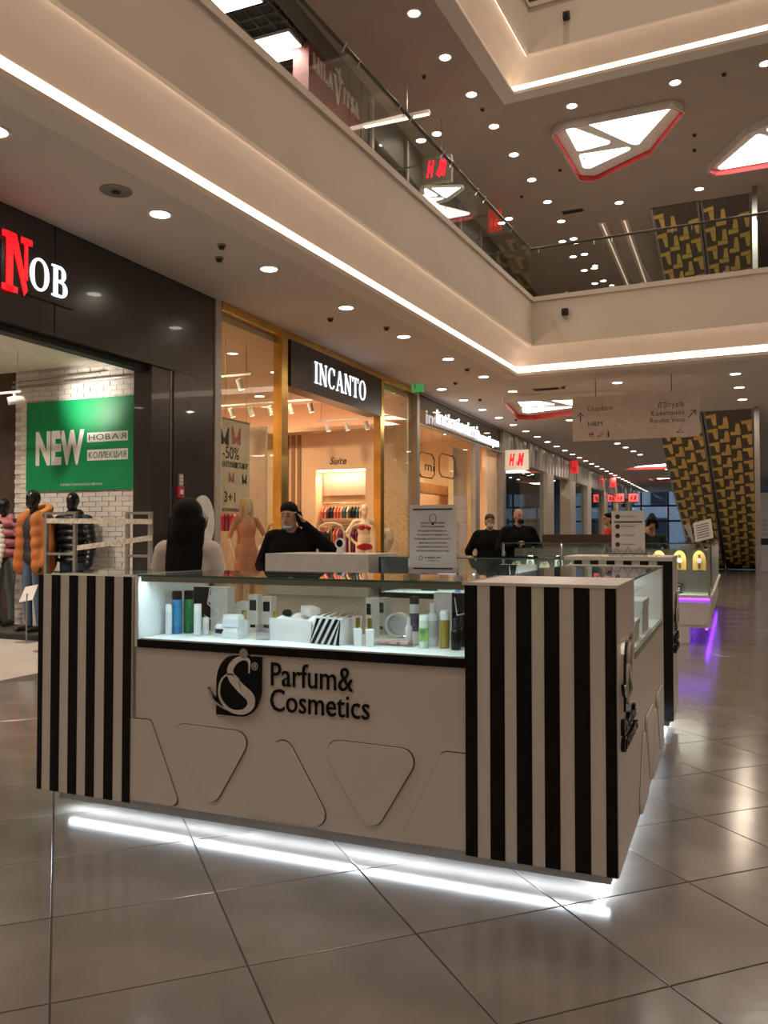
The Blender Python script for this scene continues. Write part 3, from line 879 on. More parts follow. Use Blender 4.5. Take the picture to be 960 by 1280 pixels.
GOLDC = mat('gold cap', (.8, .6, .2), .25, 1)
AMBER = mat('olive oil liquid', (.32, .24, .04), .12)
CLEARP = mat('frosted plastic', (.70, .74, .76), .2)
bottle(211, 793, .15, .017, CLEARP, WP, 'small frosted bottle left of the blue bottle')
bottle(221, 792, .215, .026, BLUEB, BLACK, 'tall blue bottle with black cap in the showcase', .2, band=mat('blue label', (.02, .20, .38), .3))
bottle(236, 791, .215, .026, GREENB, BLACK, 'tall dark green bottle with black cap beside blue bottle', .2, band=mat('green label', (.015, .17, .06), .3))
bottle(247, 794, .155, .019, CLEARP, WP, 'small white bottle right of the green bottle')
bottle(257, 793, .085, .018, CLEARP, WP, 'tiny clear jar beside the small white bottle', .3)
def carton(px, py, w, d, hh, rotz, m, label, extra=None, cat='box', group=None, name='perfume_carton'):
    p = atz(px, py, BASEZ)
    t = thing(name, label, cat, (p.x, p.y, BASEZ), rotz, group)
    MB().box(-w / 2, w / 2, 0, d, 0, hh).build('body', m, t)
    if extra: extra(t, w, d, hh)
    return t
def bagx(t, w, d, hh):
    MB().box(-w / 2, 0, -.002, 0, 0, hh).build('black_half', BLACK, t)
    s = [[(a * .6 - .05, b * .6 + .06) for a, b in p] for p in stroke(spline([(.16, .20, .006), (.12, .22, .02), (.08, .17, .03), (.14, .10, .035), (.17, .04, .02), (.1, .0, .012), (.02, .03, .006)], 5))]
    mb = MB()
    for q in s: mb.prism(q, 'y', -.004, -.002)
    mb.build('printed_swirl', WP, t)
    mb = MB().tube([(.0, -.006, hh * .98), (-.005, -.02, hh * .62), (.03, -.022, hh * .52), (.08, -.018, hh * .56), (.10, -.008, hh * .95)], .003)
    mb.build('cord_handle', WP, t)
carton(263, 788, .205, .07, .225, R(2), PAPER, 'half black half white gift bag with white cord at showcase left end', bagx, 'gift bag', name='gift_bag')
def bagr(t, w, d, hh):
    MB().box(w * .08, w / 2 + .001, -.002, 0, 0, hh).build('black_half', BLACK, t)
    MB().tube([(.03, -.01, hh * .9), (.05, -.03, hh * .55), (.09, -.03, hh * .6), (.11, -.01, hh * .97)], .003).build('cord_handle', WP, t)
carton(562, 801, .16, .05, .225, R(-4), PAPER, 'half black half white gift bag with white cord at showcase right end', bagr, 'gift bag', name='gift_bag')
def pfront(t, w, d, hh):
    MB().box(-w * .33, w * .33, -.0015, 0, hh * .58, hh * .86).build('dark_label', BLACK, t)
    MB().box(-w * .25, w * .25, -.0015, 0, hh * .12, hh * .2).build('dark_label', BLACK, t)
for px, py, hh, lb in [(316, 790, .19, 'white perfume carton with dark window label, first of the pair beside striped box'), (333, 790, .18, 'white perfume carton with dark window label, beside acrylic block')]:
    carton(px, py, .062, .04, hh, R(-6), PAPER, lb, pfront)
for px, py, hh, lb in [(461, 797, .19, 'narrow white carton standing behind the gold capped flasks'), (477, 792, .18, 'white carton with two dark labels near glass dish')]:
    carton(px, py, .05, .045, hh, R(-30), PAPER, lb, pfront)
carton(326, 800, .06, .05, .07, R(-4), glass('acrylic', (.86, .86, .9)), 'clear acrylic riser block under the perfume cartons', None, 'stand', name='acrylic_riser')
def flask(px, py, label, sc=1.):
    p = atz(px, py, BASEZ)
    t = thing('perfume_flask', label, 'perfume', (p.x, p.y, BASEZ), R(-15))
    MB().lathe([(.022 * sc, 0), (.026 * sc, .075 * sc), (.010 * sc, .08 * sc)], n=4).build('body', WP, t)
    MB().lathe([(.012 * sc, .08 * sc), (.012 * sc, .125 * sc)], n=12).build('gold_cap', GOLDC, t)
flask(305, 795, 'white perfume flask with gold cap left of the white cartons')
flask(344, 796, 'white perfume flask with gold cap right of the white cartons')
flask(447, 807, 'white perfume flask with gold cap next to striped box')
flask(462, 808, 'white perfume flask with gold cap beside narrow white carton')
# jar set
p = atz(283, 795, BASEZ)
t = thing('cream_jar', 'round clear jar with dark contents on its side holder', 'jar', (p.x, p.y, BASEZ))
MB().lathe([(.05, 0), (.055, .012), (.055, .05), (.045, .062)], n=20).build('jar_body', CLEARP, t, smooth=True)
MB().lathe([(.056, .018), (.056, .04)], n=20).build('dark_band', BLACK, t)
p = atz(292, 798, BASEZ)
for dz, lb in ((0, 'small clear boxed jar, lower of two stacked'), (.057, 'small clear boxed jar, upper of two stacked')):
    t = thing('boxed_jar', lb, 'jar', (p.x, p.y, BASEZ + dz))
    MB().box(-.045, .045, -.03, .03, 0, .035).build('box', CLEARP, t)
    MB().box(-.04, .04, -.028, .028, .035, .056).build('lid', WP, t)
p = atz(300, 788, BASEZ)
t = thing('display_disc', 'white round display disc leaning behind the jars', 'stand', (p.x, p.y + .03, BASEZ))
MB().prism([(.075 * math.cos(R(a)), .078 + .075 * math.sin(R(a))) for a in range(0, 360, 15)], 'y', 0, .012).build('disc', WP, t)
MB().box(-.05, .05, -.005, .03, 0, .006).build('foot', WP, t)
# striped gift box with tissue
p = atz(378, 803, BASEZ)
t = thing('striped_gift_box', 'open white gift box full of tissue with diagonal black striped lid', 'box', (p.x, p.y, BASEZ), R(-10))
for a in [(-.20, .05, -.0, .005, 0, .10), (-.20, .05, .155, .16, 0, .10), (-.20, -.195, .005, .155, 0, .1), (.045, .05, .005, .155, 0, .1), (-.195, .045, .005, .155, 0, .006)]: MB().box(*a).build('side_board', PAPER, t)
def lidpoly(): return [(-.005, .0), (.17, .0), (.21, .11), (.06, .135)]
lid = MB().prism([(.052, 0), (.215, 0), (.235, .12), (.085, .13)], 'y', -.012, .15).build('lid', PAPER, t)
for k in range(6):
    a = .055 + k * .035
    q = [(max(.052, min(.225, x)), z) for x, z in ((a - .03, .002), (a - .012, .002), (a + .055, .118), (a + .037, .118))]
    MB().prism(q, 'y', -.014, -.012).build('black_diagonal', BLACK, lid)
    MB().add([(a + .034, -.012, .1305), (a + .05, -.012, .1295), (a + .05 - .06, .149, .1305), (a + .034 - .06, .149, .1315)], [(0, 1, 2, 3)]).build('black_diagonal', BLACK, lid)
fuse('tissue_paper', [('e', (-.15 + .05 * k, .05 + .05 * (k % 2), .085 + .012 * math.sin(k * 2.1)), (.038, .05, .03), 0) for k in range(5)], [mat('tissue', (.85, .86, .88), .7, bump=(40, .6))], t, .008, smooth=1)
MB().box(-.10, -.02, .04, .10, .115, .15).build('inner_carton', PAPER, t, rot=(0, R(8), R(-20)))
MB().lathe([(.02, .11), (.025, .125), (.015, .14)], (-.14, .06, 0), 10).build('dark_knob', BLACK, t)
# right group
bottle(518, 800, .205, .023, WP, BLACKM, 'tall white shampoo bottle with black flip cap and dark print', .17, band=mat('dark printed label', (.08, .08, .14), .5, noise=(45, .9)))
bottle(511, 804, .12, .016, WP, WP, 'slim white bottle left of the shampoo bottle', .3, 'neck')
bottle(530, 810, .145, .022, mat('leaf print bottle', (.62, .68, .55), .25), WP, 'white bottle with green leaf print', .18, 'tube', band=mat('leaf label', (.35, .62, .18), .4, noise=(18, .7)))
bottle(541, 807, .19, .027, CLEARP, WP, 'clear pump bottle with white foam head in front of gift bag', .2, 'neck', band=mat('grey label', (.5, .5, .5), .4))
bottle(556, 810, .165, .021, AMBER, WP, 'olive yellow oil bottle with white cap', .25)
bottle(570, 812, .135, .022, BLACK, BLACKM, 'small black bottle with black cap at the showcase corner', .3, 'neck')
bottle(578, 808, .14, .022, BLACK, BLACKM, 'black bottle half hidden beside the corner post', .3, 'neck')
p = atz(495, 797, BASEZ)
t = thing('glass_dish', 'round clear glass dish standing upright near cartons', 'dish', (p.x, p.y, BASEZ))
mb = MB()
for q in ring(0, .06, .06, .06, .012, .012): mb.prism(q, 'y', 0, .05)
mb.build('rim', CLEARP, t)
MB().prism([(.048 * math.cos(R(a)), .06 + .048 * math.sin(R(a))) for a in range(0, 360, 15)], 'y', .04, .045).build('dish_back', CLEARP, t)
p = atz(500, 806, BASEZ)
t = thing('tester_tray', 'low clear tray with pink tester cards', 'tray', (p.x - .02, p.y, BASEZ))
MB().box(-.10, .10, -.05, .05, 0, .008).build('tray', glass('acrylic', (.86, .86, .9)), t)
for k in range(3): MB().box(-.08 + k * .055, -.04 + k * .055, -.03, .03, .008, .012 + .004 * k).build('card', mat('pink card', (.7, .45, .42), .5), t)

# ================================================================ SHOP FRONTS
SFLOOR = mat('pale shop floor', (.50, .45, .40), .3, noise=(2, .1))
SCEIL = mat('shop ceiling paint', (.72, .66, .58), .8)
BRICKM = mat('white painted brick', (.72, .67, .62), .7, noise=(9, .1), bump=(30, .3))
MORTAR = mat('painted mortar', (.55, .50, .46), .9)
BROWN = mat('dark brown wall', (.06, .04, .03), .6)
PEACH = mat('peach shop wall', (.80, .58, .38), .6, noise=(2, .05))
WARM2 = (1, .70, .42)
def shop(n, y0, y1, x1, zc, fm, cm, wm, lamps, e, col, lab):
    s = struct('floor', MB().box(x1, FX, y0, y1, -.2, 0), fm, 'floor of the %s' % lab)
    struct('ceiling', MB().box(x1, FX - (.36 if n == 1 else .14), y0, y1, zc, CZ + .11), cm, 'ceiling of the %s' % lab)
    struct('wall_back', MB().box(x1 - .1, x1, y0, y1, 0, zc), wm, 'back wall of the %s' % lab)
    for x, y in lamps: downlight(x, y, zc, e, 'round shop downlight in the ceiling of the %s' % lab, 'downlights of the %s' % lab, 140, col)

# ---- jacket shop with charcoal portal
shop(1, 0.4, 9.5, -13.5, 3.86, SFLOOR, SCEIL, BROWN, [(-8.2, 2.5), (-8.2, 5), (-8.7, 7.4), (-10.6, 3.5), (-10.6, 6.4), (-12, 8)], E_SHOP * 2.2, (1, .86, .70), 'jacket shop')
pw = struct('wall_left', MB().box(FX - .34, FX - .012, 0, 9.5, 3.47, CZ), BLACKM, 'charcoal glossy portal of the jacket shop')
for a, b in ((0.0, 2.9), (2.91, 6.6), (6.61, 9.5)): MB().box(FX - .012, FX, a + .003, b - .003, 3.47, CZ).build('portal_panel', DARK, pw)
MB().box(FX - .34, FX, 8.62, 9.5, 0, 3.466).build('portal_panel', DARK, pw)
MB().box(FX - .30, FX - .03, 8.22, 8.58, 0, 3.466).build('portal_panel', DARK, pw)
MB().box(FX - .34, FX - .02, 8.58, 8.62, 0, 3.466).build('portal_channel', STEEL, pw)
MB().box(FX - .34, FX, 0.0, .6, 0, 3.466).build('portal_panel', DARK, pw)
MB().box(FX - .25, FX - .1, .6, 8.22, 3.40, 3.467).build('door_track', BLACKM, pw)
struct('wall_left', MB().box(FX - .3, FX, Y0, 0, 0, CZ), PLASTER, 'plain wall before the jacket shop')
struct('wall_side', MB().box(-13.5, FX - .34, .3, .4, 0, 3.86), PLASTER, 'near side wall of the jacket shop')
# brick wall with every brick laid
bw = struct('wall_brick', MB().box(-10.0, FX - .35, 9.41, 9.46, 0, 3.86), MORTAR, 'white painted brick wall behind the mannequins')
bl, bh = .24, .072
bme = MB().box(-.114, .114, -.014, .012, .005, bh - .003).mesh('brick', BRICKM)
bst = MB()
nb = 0
for r_ in range(53):
    for c_ in range(15):
        x = -9.88 + c_ * bl + (r_ % 2) * bl / 2
        if x > -6.98: continue
        z = r_ * bh
        px, py, _ = proj((x, 9.4, z))
        if 20 < px < 195 and 612 < py < 800 and nb < 300:
            link('brick', bme, bw, (x, 9.41 + random.uniform(-.003, .003), z))
            nb += 1
        else: bst.box(x - .114, x + .114, 9.396 + random.uniform(-.003, .003), 9.42, z + .005, z + bh - .003)
tag(bst.build('bricks_above', BRICKM, bw), kind='stuff')
struct('wall_side', MB().box(-13.5, -10.02, 9.42, 9.49, 0, 3.86), mat('wood brown panel', (.07, .04, .028), .5, noise=(3, .3)), 'brown recess wall of the jacket shop')
struct('trim_3', MB().tube([(-9.95, 9.30, 3.60), (-7.1, 9.30, 3.62)], .022, 8).tube([(-9.95, 9.3, 3.68), (-8.3, 9.3, 3.70)], .015, 8), GREYM, 'thin pipes along the top of the brick wall')
# sign letters
NEON_R = emis('lit red letter', (1, .015, .025), .8)
NEON_W = emis('lit white letter', (.85, .9, 1), 1.4)
s = thing('shop_sign', 'lit letters red N and white OB on charcoal portal', 'sign', (FX, 5.9, 3.75))
mb = MB()
for P in [rc(.05, .13, 0, .58), rc(0, .19, 0, .06), rc(0, .16, .52, .58), rc(.275, .315, .16, .55), rc(.23, .37, .52, .58), [(.10, .54), (.17, .58), (.315, .06), (.275, .0)]]: mb.prism(P, 'x', .022, .035)
mb.build('letter', NEON_R, s, (0, .0, .02))
a = atx(34, 359, FX)
serif_word('OB', .325, s, (.02, a.y - 5.9, a.z - 3.75 + .0), NEON_W, 'y', .12, .88, .012, t=.19, th=.09)
MB().box(.0, .02, .0, .95, .05, .5).build('backing', DARK, s)
# poster
GREEN = mat('poster green', (.0, .27, .085), .45, noise=(2, .1))
t = thing('green_poster', 'large green NEW collection poster on white brick wall', 'poster', (-9.73, 9.372, 2.04))
MB().box(0, 2.06, -.012, .02, 0, 1.32).build('board', GREEN, t)
def pp(px, py): p = aty(px, py, 9.36); return p.x + 9.73, p.z - 2.04
WTX = mat('poster white', (.8, .8, .76), .5)
a, b = pp(44, 580), pp(105, 538)
text('lettering', 'NEW', b[1] - a[1], t, (a[0], -.014, a[1]), FACE_Y, WTX, w=b[0] - a[0], bold=.03)
for (x0, y0, x1, y1), s_ in (((109, 553, 160, 538), 'НОВАЯ'), ((109, 576, 160, 560), 'КОЛЛЕКЦИЯ')):
    a, b = pp(x0, y0), pp(x1, y1)
    MB().box(a[0], b[0], -.014, -.012, a[1], b[1]).build('white_strip', WTX, t)
    text('lettering', s_, (b[1] - a[1]) * .6, t, (a[0] + .03, -.016, a[1] + (b[1] - a[1]) * .2), FACE_Y, mat('dark green print', (.03, .12, .06), .5), w=(b[0] - a[0]) * .92)
a, b = pp(75, 612), pp(128, 607)
text('lettering', '*ПОДРОБНОСТИ У ПРОДАВЦОВ-КОНСУЛЬТАНТОВ', .035, t, (a[0], -.014, a[1] + .05), FACE_Y, WTX, w=b[0] - a[0])
t = thing('track_spotlight', 'white track spotlight on a rail aimed at the green poster', 'spotlight', aty(18, 500, 8.3))
MB().box(-1.2, .13, -.02, .02, .09, .12).build('rail', WP, t)
MB().bar((0, 0, .02), (0, 0, .09), .02).build('stem', WP, t)
MB().bar((-.05, -.06, -.02), (.07, .10, .03), .055, 12).build('head', WP, t, smooth=True)
for x in (-1.0, .05): MB().bar((x, 0, .12), (x, 0, 3.86 - t.location.z), .004).build('hanger_wire', GREYM, t)
sp = bpy.data.lights.new('lamp', 'SPOT')
sp.energy, sp.spot_size, sp.spot_blend, sp.color, sp.shadow_soft_size = 120, R(75), 1., (1, .93, .82), .12
sl = link('lamp', sp, t, (.1, .12, 0))
sl.rotation_euler = (Vector((-8.55, 9.37, 3.35)) - (t.location + Vector((.1, .12, 0)))).to_track_quat('-Z', 'Y').to_euler()
# things on the portal jamb
a = atx(253, 653, FX)
t = thing('round_sign', 'round white sign with dark leaf drawing on the charcoal portal', 'sign', (FX, a.y, a.z))
MB().prism([(.25 * math.cos(R(k)), .36 * math.sin(R(k))) for k in range(0, 360, 12)], 'x', .001, .02).build('disc', WTX, t)
mb = MB()
for ang in (50, 70, 90, 110, 130):
    c_, s_ = math.cos(R(ang)), math.sin(R(ang))
    for q in stroke(spline([(0, -.12, .01), (c_ * .08, -.12 + s_ * .1, .035), (c_ * .15, -.12 + s_ * .26, .006)], 5)): mb.prism(q, 'x', .02, .023)
tag(mb.build('leaf_drawing', TXT, t), kind='stuff')
a = atx(224, 615, FX)
t = thing('alarm_button', 'red fire alarm button box on the charcoal portal', 'alarm', (FX, a.y, a.z))
MB().box(.001, .035, -.065, .065, -.07, .07).build('box', mat('alarm red', (.5, .03, .04), .4), t)
MB().box(.035, .042, -.03, .03, -.03, .03).build('button', WTX, t)
a = atx(225, 601, FX)
t = thing('wall_keypad', 'white keypad above red alarm button on the charcoal portal', 'keypad', (FX, a.y, a.z - .07))
MB().box(.001, .02, -.045, .045, 0, .16).build('case', GREYM, t)
for k in range(6): MB().box(.02, .025, -.03 + .035 * (k % 2), -.005 + .035 * (k % 2), .02 + .045 * (k // 2), .05 + .045 * (k // 2)).build('key', WTX, t)
# barrier frames with tape
for px0, px1, lb in ((57, 96, 'grey metal barrier frame in front of the black puffer mannequin'), (158, 190, 'grey metal barrier frame beside the charcoal portal')):
    a, b = aty(px0, 640, 7.7), aty(px1, 640, 7.7)
    t = thing('tape_barrier', lb, 'barrier', (a.x, 7.7, 0), 0, 'barrier frames')
    w = b.x - a.x
    for x in (.02, w - .02): MB().box(x - .02, x + .02, -.02, .02, 0, a.z).build('post', GREYM, t)
    for z in (a.z - .03, a.z - .52): MB().box(.02, w - .02, -.015, .015, z, z + .03).build('crossbar', GREYM, t)
    MB().box(-.02, w + .02, -.15, .15, 0, .02).build('foot', GREYM, t)
TAPE = mat('printed barrier tape', (.62, .56, .48), .5, noise=(22, .35))
for (x0, y0), (x1, y1), lb in (((58, 651), (190, 652), 'upper printed barrier tape stretched between the grey frames'), ((96, 685), (190, 672), 'lower slanting printed barrier tape stretched between the grey frames')):
    a, b = aty(x0, y0, 7.66), aty(x1, y1, 7.66)
    t = MB().add([(0, 0, -.03), (b.x - a.x, 0, b.z - a.z - .03), (b.x - a.x, 0, b.z - a.z + .03), (0, 0, .03), (0, .004, -.03), (b.x - a.x, .004, b.z - a.z - .03), (b.x - a.x, .004, b.z - a.z + .03), (0, .004, .03)], [(0, 1, 2, 3), (7, 6, 5, 4), (0, 4, 5, 1), (3, 2, 6, 7), (0, 3, 7, 4), (1, 5, 6, 2)]).build('barrier_tape', TAPE, None, a)
    tag(t, lb, 'tape')

# ---- lingerie shop with gold frame
struct('wall_post', MB().box(FX - .3, FX + .02, 9.505, 9.64, 0, CZ), mat('pale grey post', (.45, .42, .38), .4), 'pale grey post between two shop fronts')
ILAMPS = [(-7.6, 10.6), (-8.4, 12.0), (-7.8, 13.4), (-7.8, 15.2), (-9.4, 13.5), (-9.5, 15.6), (-11, 11.5), (-11, 14.5)]
shop(2, 9.64, 17.0, -12.5, 4.42, mat('lingerie shop floor', (.55, .42, .30), .25), mat('lingerie ceiling', (.62, .48, .38), .7), mat('taupe back wall', (.45, .34, .27), .6), ILAMPS, E_SHOP * 1.5, WARM2, 'lingerie shop')
struct('wall_side', MB().box(-12.5, FX - .35, 9.50, 9.64, 0, 4.25), PEACH, 'side wall of the lingerie shop next to the portal')
fr = thing('gold_shop_frame', 'polished gold frame round the INCANTO shop front', 'frame', (FX, 9.64, 0))
MB().box(-.12, .04, 0, 7.62, 4.50, CZ - .002).build('top_beam', GOLD, fr)
for a, b in ((1.64, 1.84), (5.58, 5.76)): MB().box(-.12, .03, a, b, 0, 4.50).build('gold_pillar', GOLD, fr)
for a, b in ((.01, .86), (.87, 1.63), (5.77, 6.65), (6.66, 7.6)): MB().box(-.05, -.038, a, b, .05, 4.49).build('glass_pane', GLASS, fr)
MB().box(-.12, .02, .01, 1.63, 0, .05).build('sill', GOLD, fr)
MB().box(-.12, .02, 5.77, 7.6, 0, .05).build('sill', GOLD, fr)
s = thing('incanto_sign', 'dark sign box with lit white INCANTO letters over the gold doorway', 'sign', (FX, 11.52, 3.75))
MB().box(-.25, .06, .0, 3.68, 0, .745).build('sign_box', mat('sign box brown', (.035, .026, .022), .3), s)
a, b = atx(395, 478, FX + .1), atx(460, 498, FX + .1)
hl = .36
ww = sum(serif(c)[0] + .1 for c in 'INCANTO') * hl
serif_word('INCANTO', hl, s, (.065, a.y - 11.52, a.z - 3.75), NEON_W, 'y', .10, (b.y - a.y) / ww, .012)
# side wall with niche
t2 = struct('wall_side', MB().box(-12.5, -8.85, 17.0, 17.1, 0, 4.42).box(-7.6, FX - .1, 17.0, 17.1, 0, 4.42).box(-8.85, -7.6, 17.0, 17.1, 2.88, 4.42).box(-8.85, -7.6, 17.0, 17.1, 0, .3).box(-8.9, -7.55, 17.4, 17.44, .2, 3.0).box(-8.9, -8.85, 17.1, 17.4, .2, 3.0).box(-7.6, -7.55, 17.1, 17.4, .2, 3.0).box(-8.85, -7.6, 17.1, 17.4, 2.88, 3.0).box(-8.85, -7.6, 17.1, 17.4, .2, .3), PEACH, 'peach side wall with niche in the lingerie shop')
MB().box(-8.8, -7.65, 17.30, 17.38, 2.3, 2.78).build('taupe_band', mat('taupe band', (.33, .22, .17), .6), t2)
MB().box(-8.82, -7.63, 17.05, 17.09, 2.84, 2.875).build('niche_led', emis('niche led', (1, .75, .5), 9), t2)
area(t2, (-8.22, 17.12, 2.8), 1.1, .05, 22, WARM2, (R(20), 0, 0))
MB().box(-12, FX - .4, 16.55, 16.99, 3.72, 3.80).build('cornice', PEACH, t2)
MB().box(-12, FX - .4, 16.62, 16.95, 3.80, 3.81).build('cornice_led', emis('cornice led', (1, .6, .4), 2.5), t2)
for k in range(5): MB().box(-9.95 + k * .16, -9.87 + k * .16, 16.96, 17.0, 0, 3.7).build('wood_slat', mat('wood slat', (.30, .18, .10), .5), t2)
text('lettering', 'Suite', .16, t2, (-8.5, 16.99, 3.0), FACE_Y, TXT, w=.42, shear=.35)
CL = {k: mat('cloth ' + k, c, .8, noise=(14, .25)) for k, c in {'black': (.012, .011, .012), 'red': (.42, .02, .03), 'navy': (.02, .03, .07), 'rose': (.55, .22, .18), 'coral': (.60, .12, .07), 'teal': (.03, .10, .11), 'sand': (.5, .36, .24), 'white': (.65, .6, .56), 'plum': (.15, .02, .07), 'denim': (.09, .14, .21)}.items()}
HANG = mat('hanger wire', (.5, .42, .3), .3, .8)
gme = {}
def garment(c, L_, d, w):
    k = (c, L_, d, w)
    if k not in gme:
        n, rows = 5, []
        mb = MB()
        prof = [(.10, 0), (.75, -.06), (1., -.12), (.86, -L_ * .5), (.98, -L_)]
        for q, z in prof: rows += [(w * (.5 if z == 0 else 1) / 2 * sx, d / 2 * q * sy, z) for sx, sy in ((-1, -1), (1, -1), (1, 1), (-1, 1))]
        fs = [(j * 4 + i, j * 4 + (i + 1) % 4, (j + 1) * 4 + (i + 1) % 4, (j + 1) * 4 + i) for j in range(4) for i in range(4)] + [(3, 2, 1, 0), (16, 17, 18, 19)]
        gme[k] = (mb.add(rows, fs).mesh('cloth', CL[c]), MB().tube([(0, 0, 0), (0, 0, .04), (0, .025, .06), (0, .02, .085)], .004, 5).mesh('hook', HANG))
    return gme[k]
def hang(x, y, z, c, L_, d=.42, w=.05, rotz=0, where='', nm='hanging_garment', what='garment'):
    t = thing(nm, '%s %s hanging %s' % (c, what, where), 'clothing', (x, y, z - .085), rotz, '%s %ss %s' % (c, what, where))
    a, b = garment(c, L_, d, w)
    link('cloth', a, t)
    link('hook', b, t)
def rack(x0, x1, y, z, label, legs=True):
    t = thing('clothes_rail', label, 'clothes rail', (x0, y, 0))
    MB().bar((0, 0, z), (x1 - x0, 0, z), .012, 8).build('rail', HANG, t)
    for x in (0, x1 - x0):
        if legs: MB().bar((x, 0, 0), (x, 0, z), .012, 8).build('post', HANG, t); MB().bar((x, -.22, .015), (x, .22, .015), .014, 6).build('foot', HANG, t)
        else: MB().bar((x, 0, z), (x, .14, z), .012, 8).build('bracket', HANG, t)
    return t
rack(-8.8, -7.65, 17.22, 2.12, 'upper brass rail of small lingerie in the niche', False)
for k in range(14):
    x = -8.74 + k * .08
    hang(x, 17.22, 2.12, ['coral', 'rose', 'black', 'black', 'coral'][k % 5] if k < 7 else ['sand', 'black', 'black', 'teal'][k % 4], .26, .26, .045, 0, 'on the upper niche rail', 'hanging_lingerie', 'lingerie set')
rack(-8.8, -7.65, 17.2, 1.62, 'lower brass rail of long clothes in the niche', False)
for k in range(14): hang(-8.74 + k * .08, 17.2, 1.62, ['coral', 'rose', 'sand', 'black'][k % 4] if k < 6 else 'plum', .6, .3, .05, 0, 'on the lower niche rail')
rack(-9.1, -7.7, 15.5, 1.55, 'free standing brass clothes rail before the peach niche')
for k in range(14): hang(-9.02 + k * .09, 15.5, 1.55, ['black', 'plum', 'black', 'navy', 'coral'][k % 5] if k < 6 else ('red' if k in (6, 7) else 'black'), .95, .42, .06, 0, 'on the free standing rail')
rack(-9.7, -8.3, 13.2, 1.95, 'brass clothes rail of red lingerie behind left window')
for k in range(15): hang(-9.64 + k * .09, 13.2, 1.95, ['red', 'rose', 'red', 'plum'][k % 4], .4, .3, .06, 0, 'on the red rail', 'hanging_lingerie', 'lingerie set')
rack(-9.7, -8.3, 12.3, 1.35, 'low brass clothes rail of red robes behind left window')
for k in range(13): hang(-9.6 + k * .1, 12.3, 1.35, ['red', 'coral', 'teal', 'plum', 'red'][k % 5], .7, .35, .07, 0, 'on the low rail')
rack(-8.9, -8.0, 11.55, 1.5, 'short brass clothes rail beside the banner')
for k in range(8): hang(-8.82 + k * .1, 11.55, 1.5, ['black', 'navy', 'teal', 'sand'][k % 4], .6, .34, .06, 0, 'on the short rail')
# arched security gates
for px, lb in ((333, 'pale arched security gate behind the man on the phone'), (397, 'pale arched security gate right of the man on the phone'), (437, 'pale arched security gate beside the red bikini mannequin')):
    a = atx(px, 690, FX - .45)
    t = thing('security_gate', lb, 'gate', (a.x, a.y, 0), 0)
    pts = [(0, 0, 0), (0, 0, 1.42), (.06, 0, 1.55), (.18, 0, 1.6), (.36, 0, 1.6), (.48, 0, 1.55), (.54, 0, 1.42), (.54, 0, 0)]
    MB().tube(pts, .022, 8).build('arch', mat('gate ivory', (.7, .58, .45), .4), t)
    MB().tube([(0, 0, .9), (.54, 0, .9)], .014, 8).build('crossbar', mat('gate ivory', (.7, .58, .45), .4), t)
    MB().box(-.05, .59, -.12, .12, 0, .03).build('foot', GREYM, t)
# banner in the left window
a, b = atx(277, 522, FX - .75), atx(312, 525, FX - .75)
t = thing('sale_banner', 'tall cream sale banner with -50% and 3+1 in shop window', 'banner', (FX - .75, a.y, 1.72))
bwid = b.y - a.y
MB().box(-.012, 0, 0, bwid, 0, a.z - 1.72).build('sheet', mat('banner cream', (.82, .74, .62), .6), t)
MB().bar((0, 0, a.z - 1.72), (0, bwid, a.z - 1.72), .015).build('top_bar', GREYM, t)
for y in (.1, bwid - .1): MB().bar((0, y, a.z - 1.72), (0, y, 4.42 - 1.72), .005).build('hanger_wire', GREYM, t)
def bz(px, py): p = atx(px, py, FX - .74); return p.y - t.location.y, p.z - t.location.z
for s_, x0, y0, x1, y1 in (('-50%', 278, 572, 299, 560), ('НА ВТОРОЙ БЮСТГАЛЬТЕР', 278, 583, 310, 580), ('3+1', 280, 627, 294, 615), ('НОСКИ В ПОДАРОК', 278, 639, 304, 636)):
    p, q = bz(x0, y0), bz(x1, y1)
    text('lettering', s_, q[1] - p[1], t, (.003, max(.02, p[0]), p[1]), FACE_X, TXT, w=q[0] - max(.02, p[0]))
for px, py, sc, m in ((281, 545, 1, TXT), (296, 545, 1, CL['rose']), (290, 597, .55, CL['rose']), (306, 599, .55, TXT)):
    c = bz(px, py)
    P = [(-.13, .12), (-.10, .12), (-.02, -.02), (.02, -.02), (.10, .12), (.13, .12), (.12, -.12), (.02, -.1), (0, -.06), (-.02, -.1), (-.12, -.12)]
    MB().prism([(c[0] + x * sc, c[1] + z * sc * 1.2) for x, z in P], 'x', .001, .004).build('lingerie_print', m, t)
t = thing('wall_lettering', 'large pale reversed lettering on taupe wall behind the banner', 'lettering', aty(345, 582, 14.6))
o = text('lettering', 'enthuo', .30, t, (0, 0, 0), (R(90), 0, R(180)), mat('pale letter', (.7, .58, .48), .5), w=1.0)
o.location = (0, .05, 0)
tag(struct('wall_partition', MB().box(-9.9, -8.75, 14.6, 14.68, 0, 3.6), mat('taupe back wall', (.45, .34, .27), .6)), 'taupe partition in the lingerie shop')
def spotset(x0, x1, y, z, n, lab):
    t = thing('spotlight_track', lab, 'spotlights', (x0, y, z))
    MB().box(0, x1 - x0, -.018, .018, -.03, 0).build('track', WP, t)
    for x in (.1, x1 - x0 - .1): MB().bar((x, 0, 0), (x, 0, 4.42 - z), .005).build('hanger_wire', GREYM, t)
    for k in range(n):
        x = (x1 - x0) * (k + .5) / n
        hd = MB().bar((x, -.02, -.08), (x + .02, .05, -.24), .05, 10).build('spot_head', WP, t)
        MB().bar((x + .0205, .052, -.243), (x + .021, .053, -.246), .042, 10).build('spot_face', DIFF, hd)
spotset(-9.4, -7.2, 14.0, 3.98, 5, 'white track of spotlights before the peach niche')
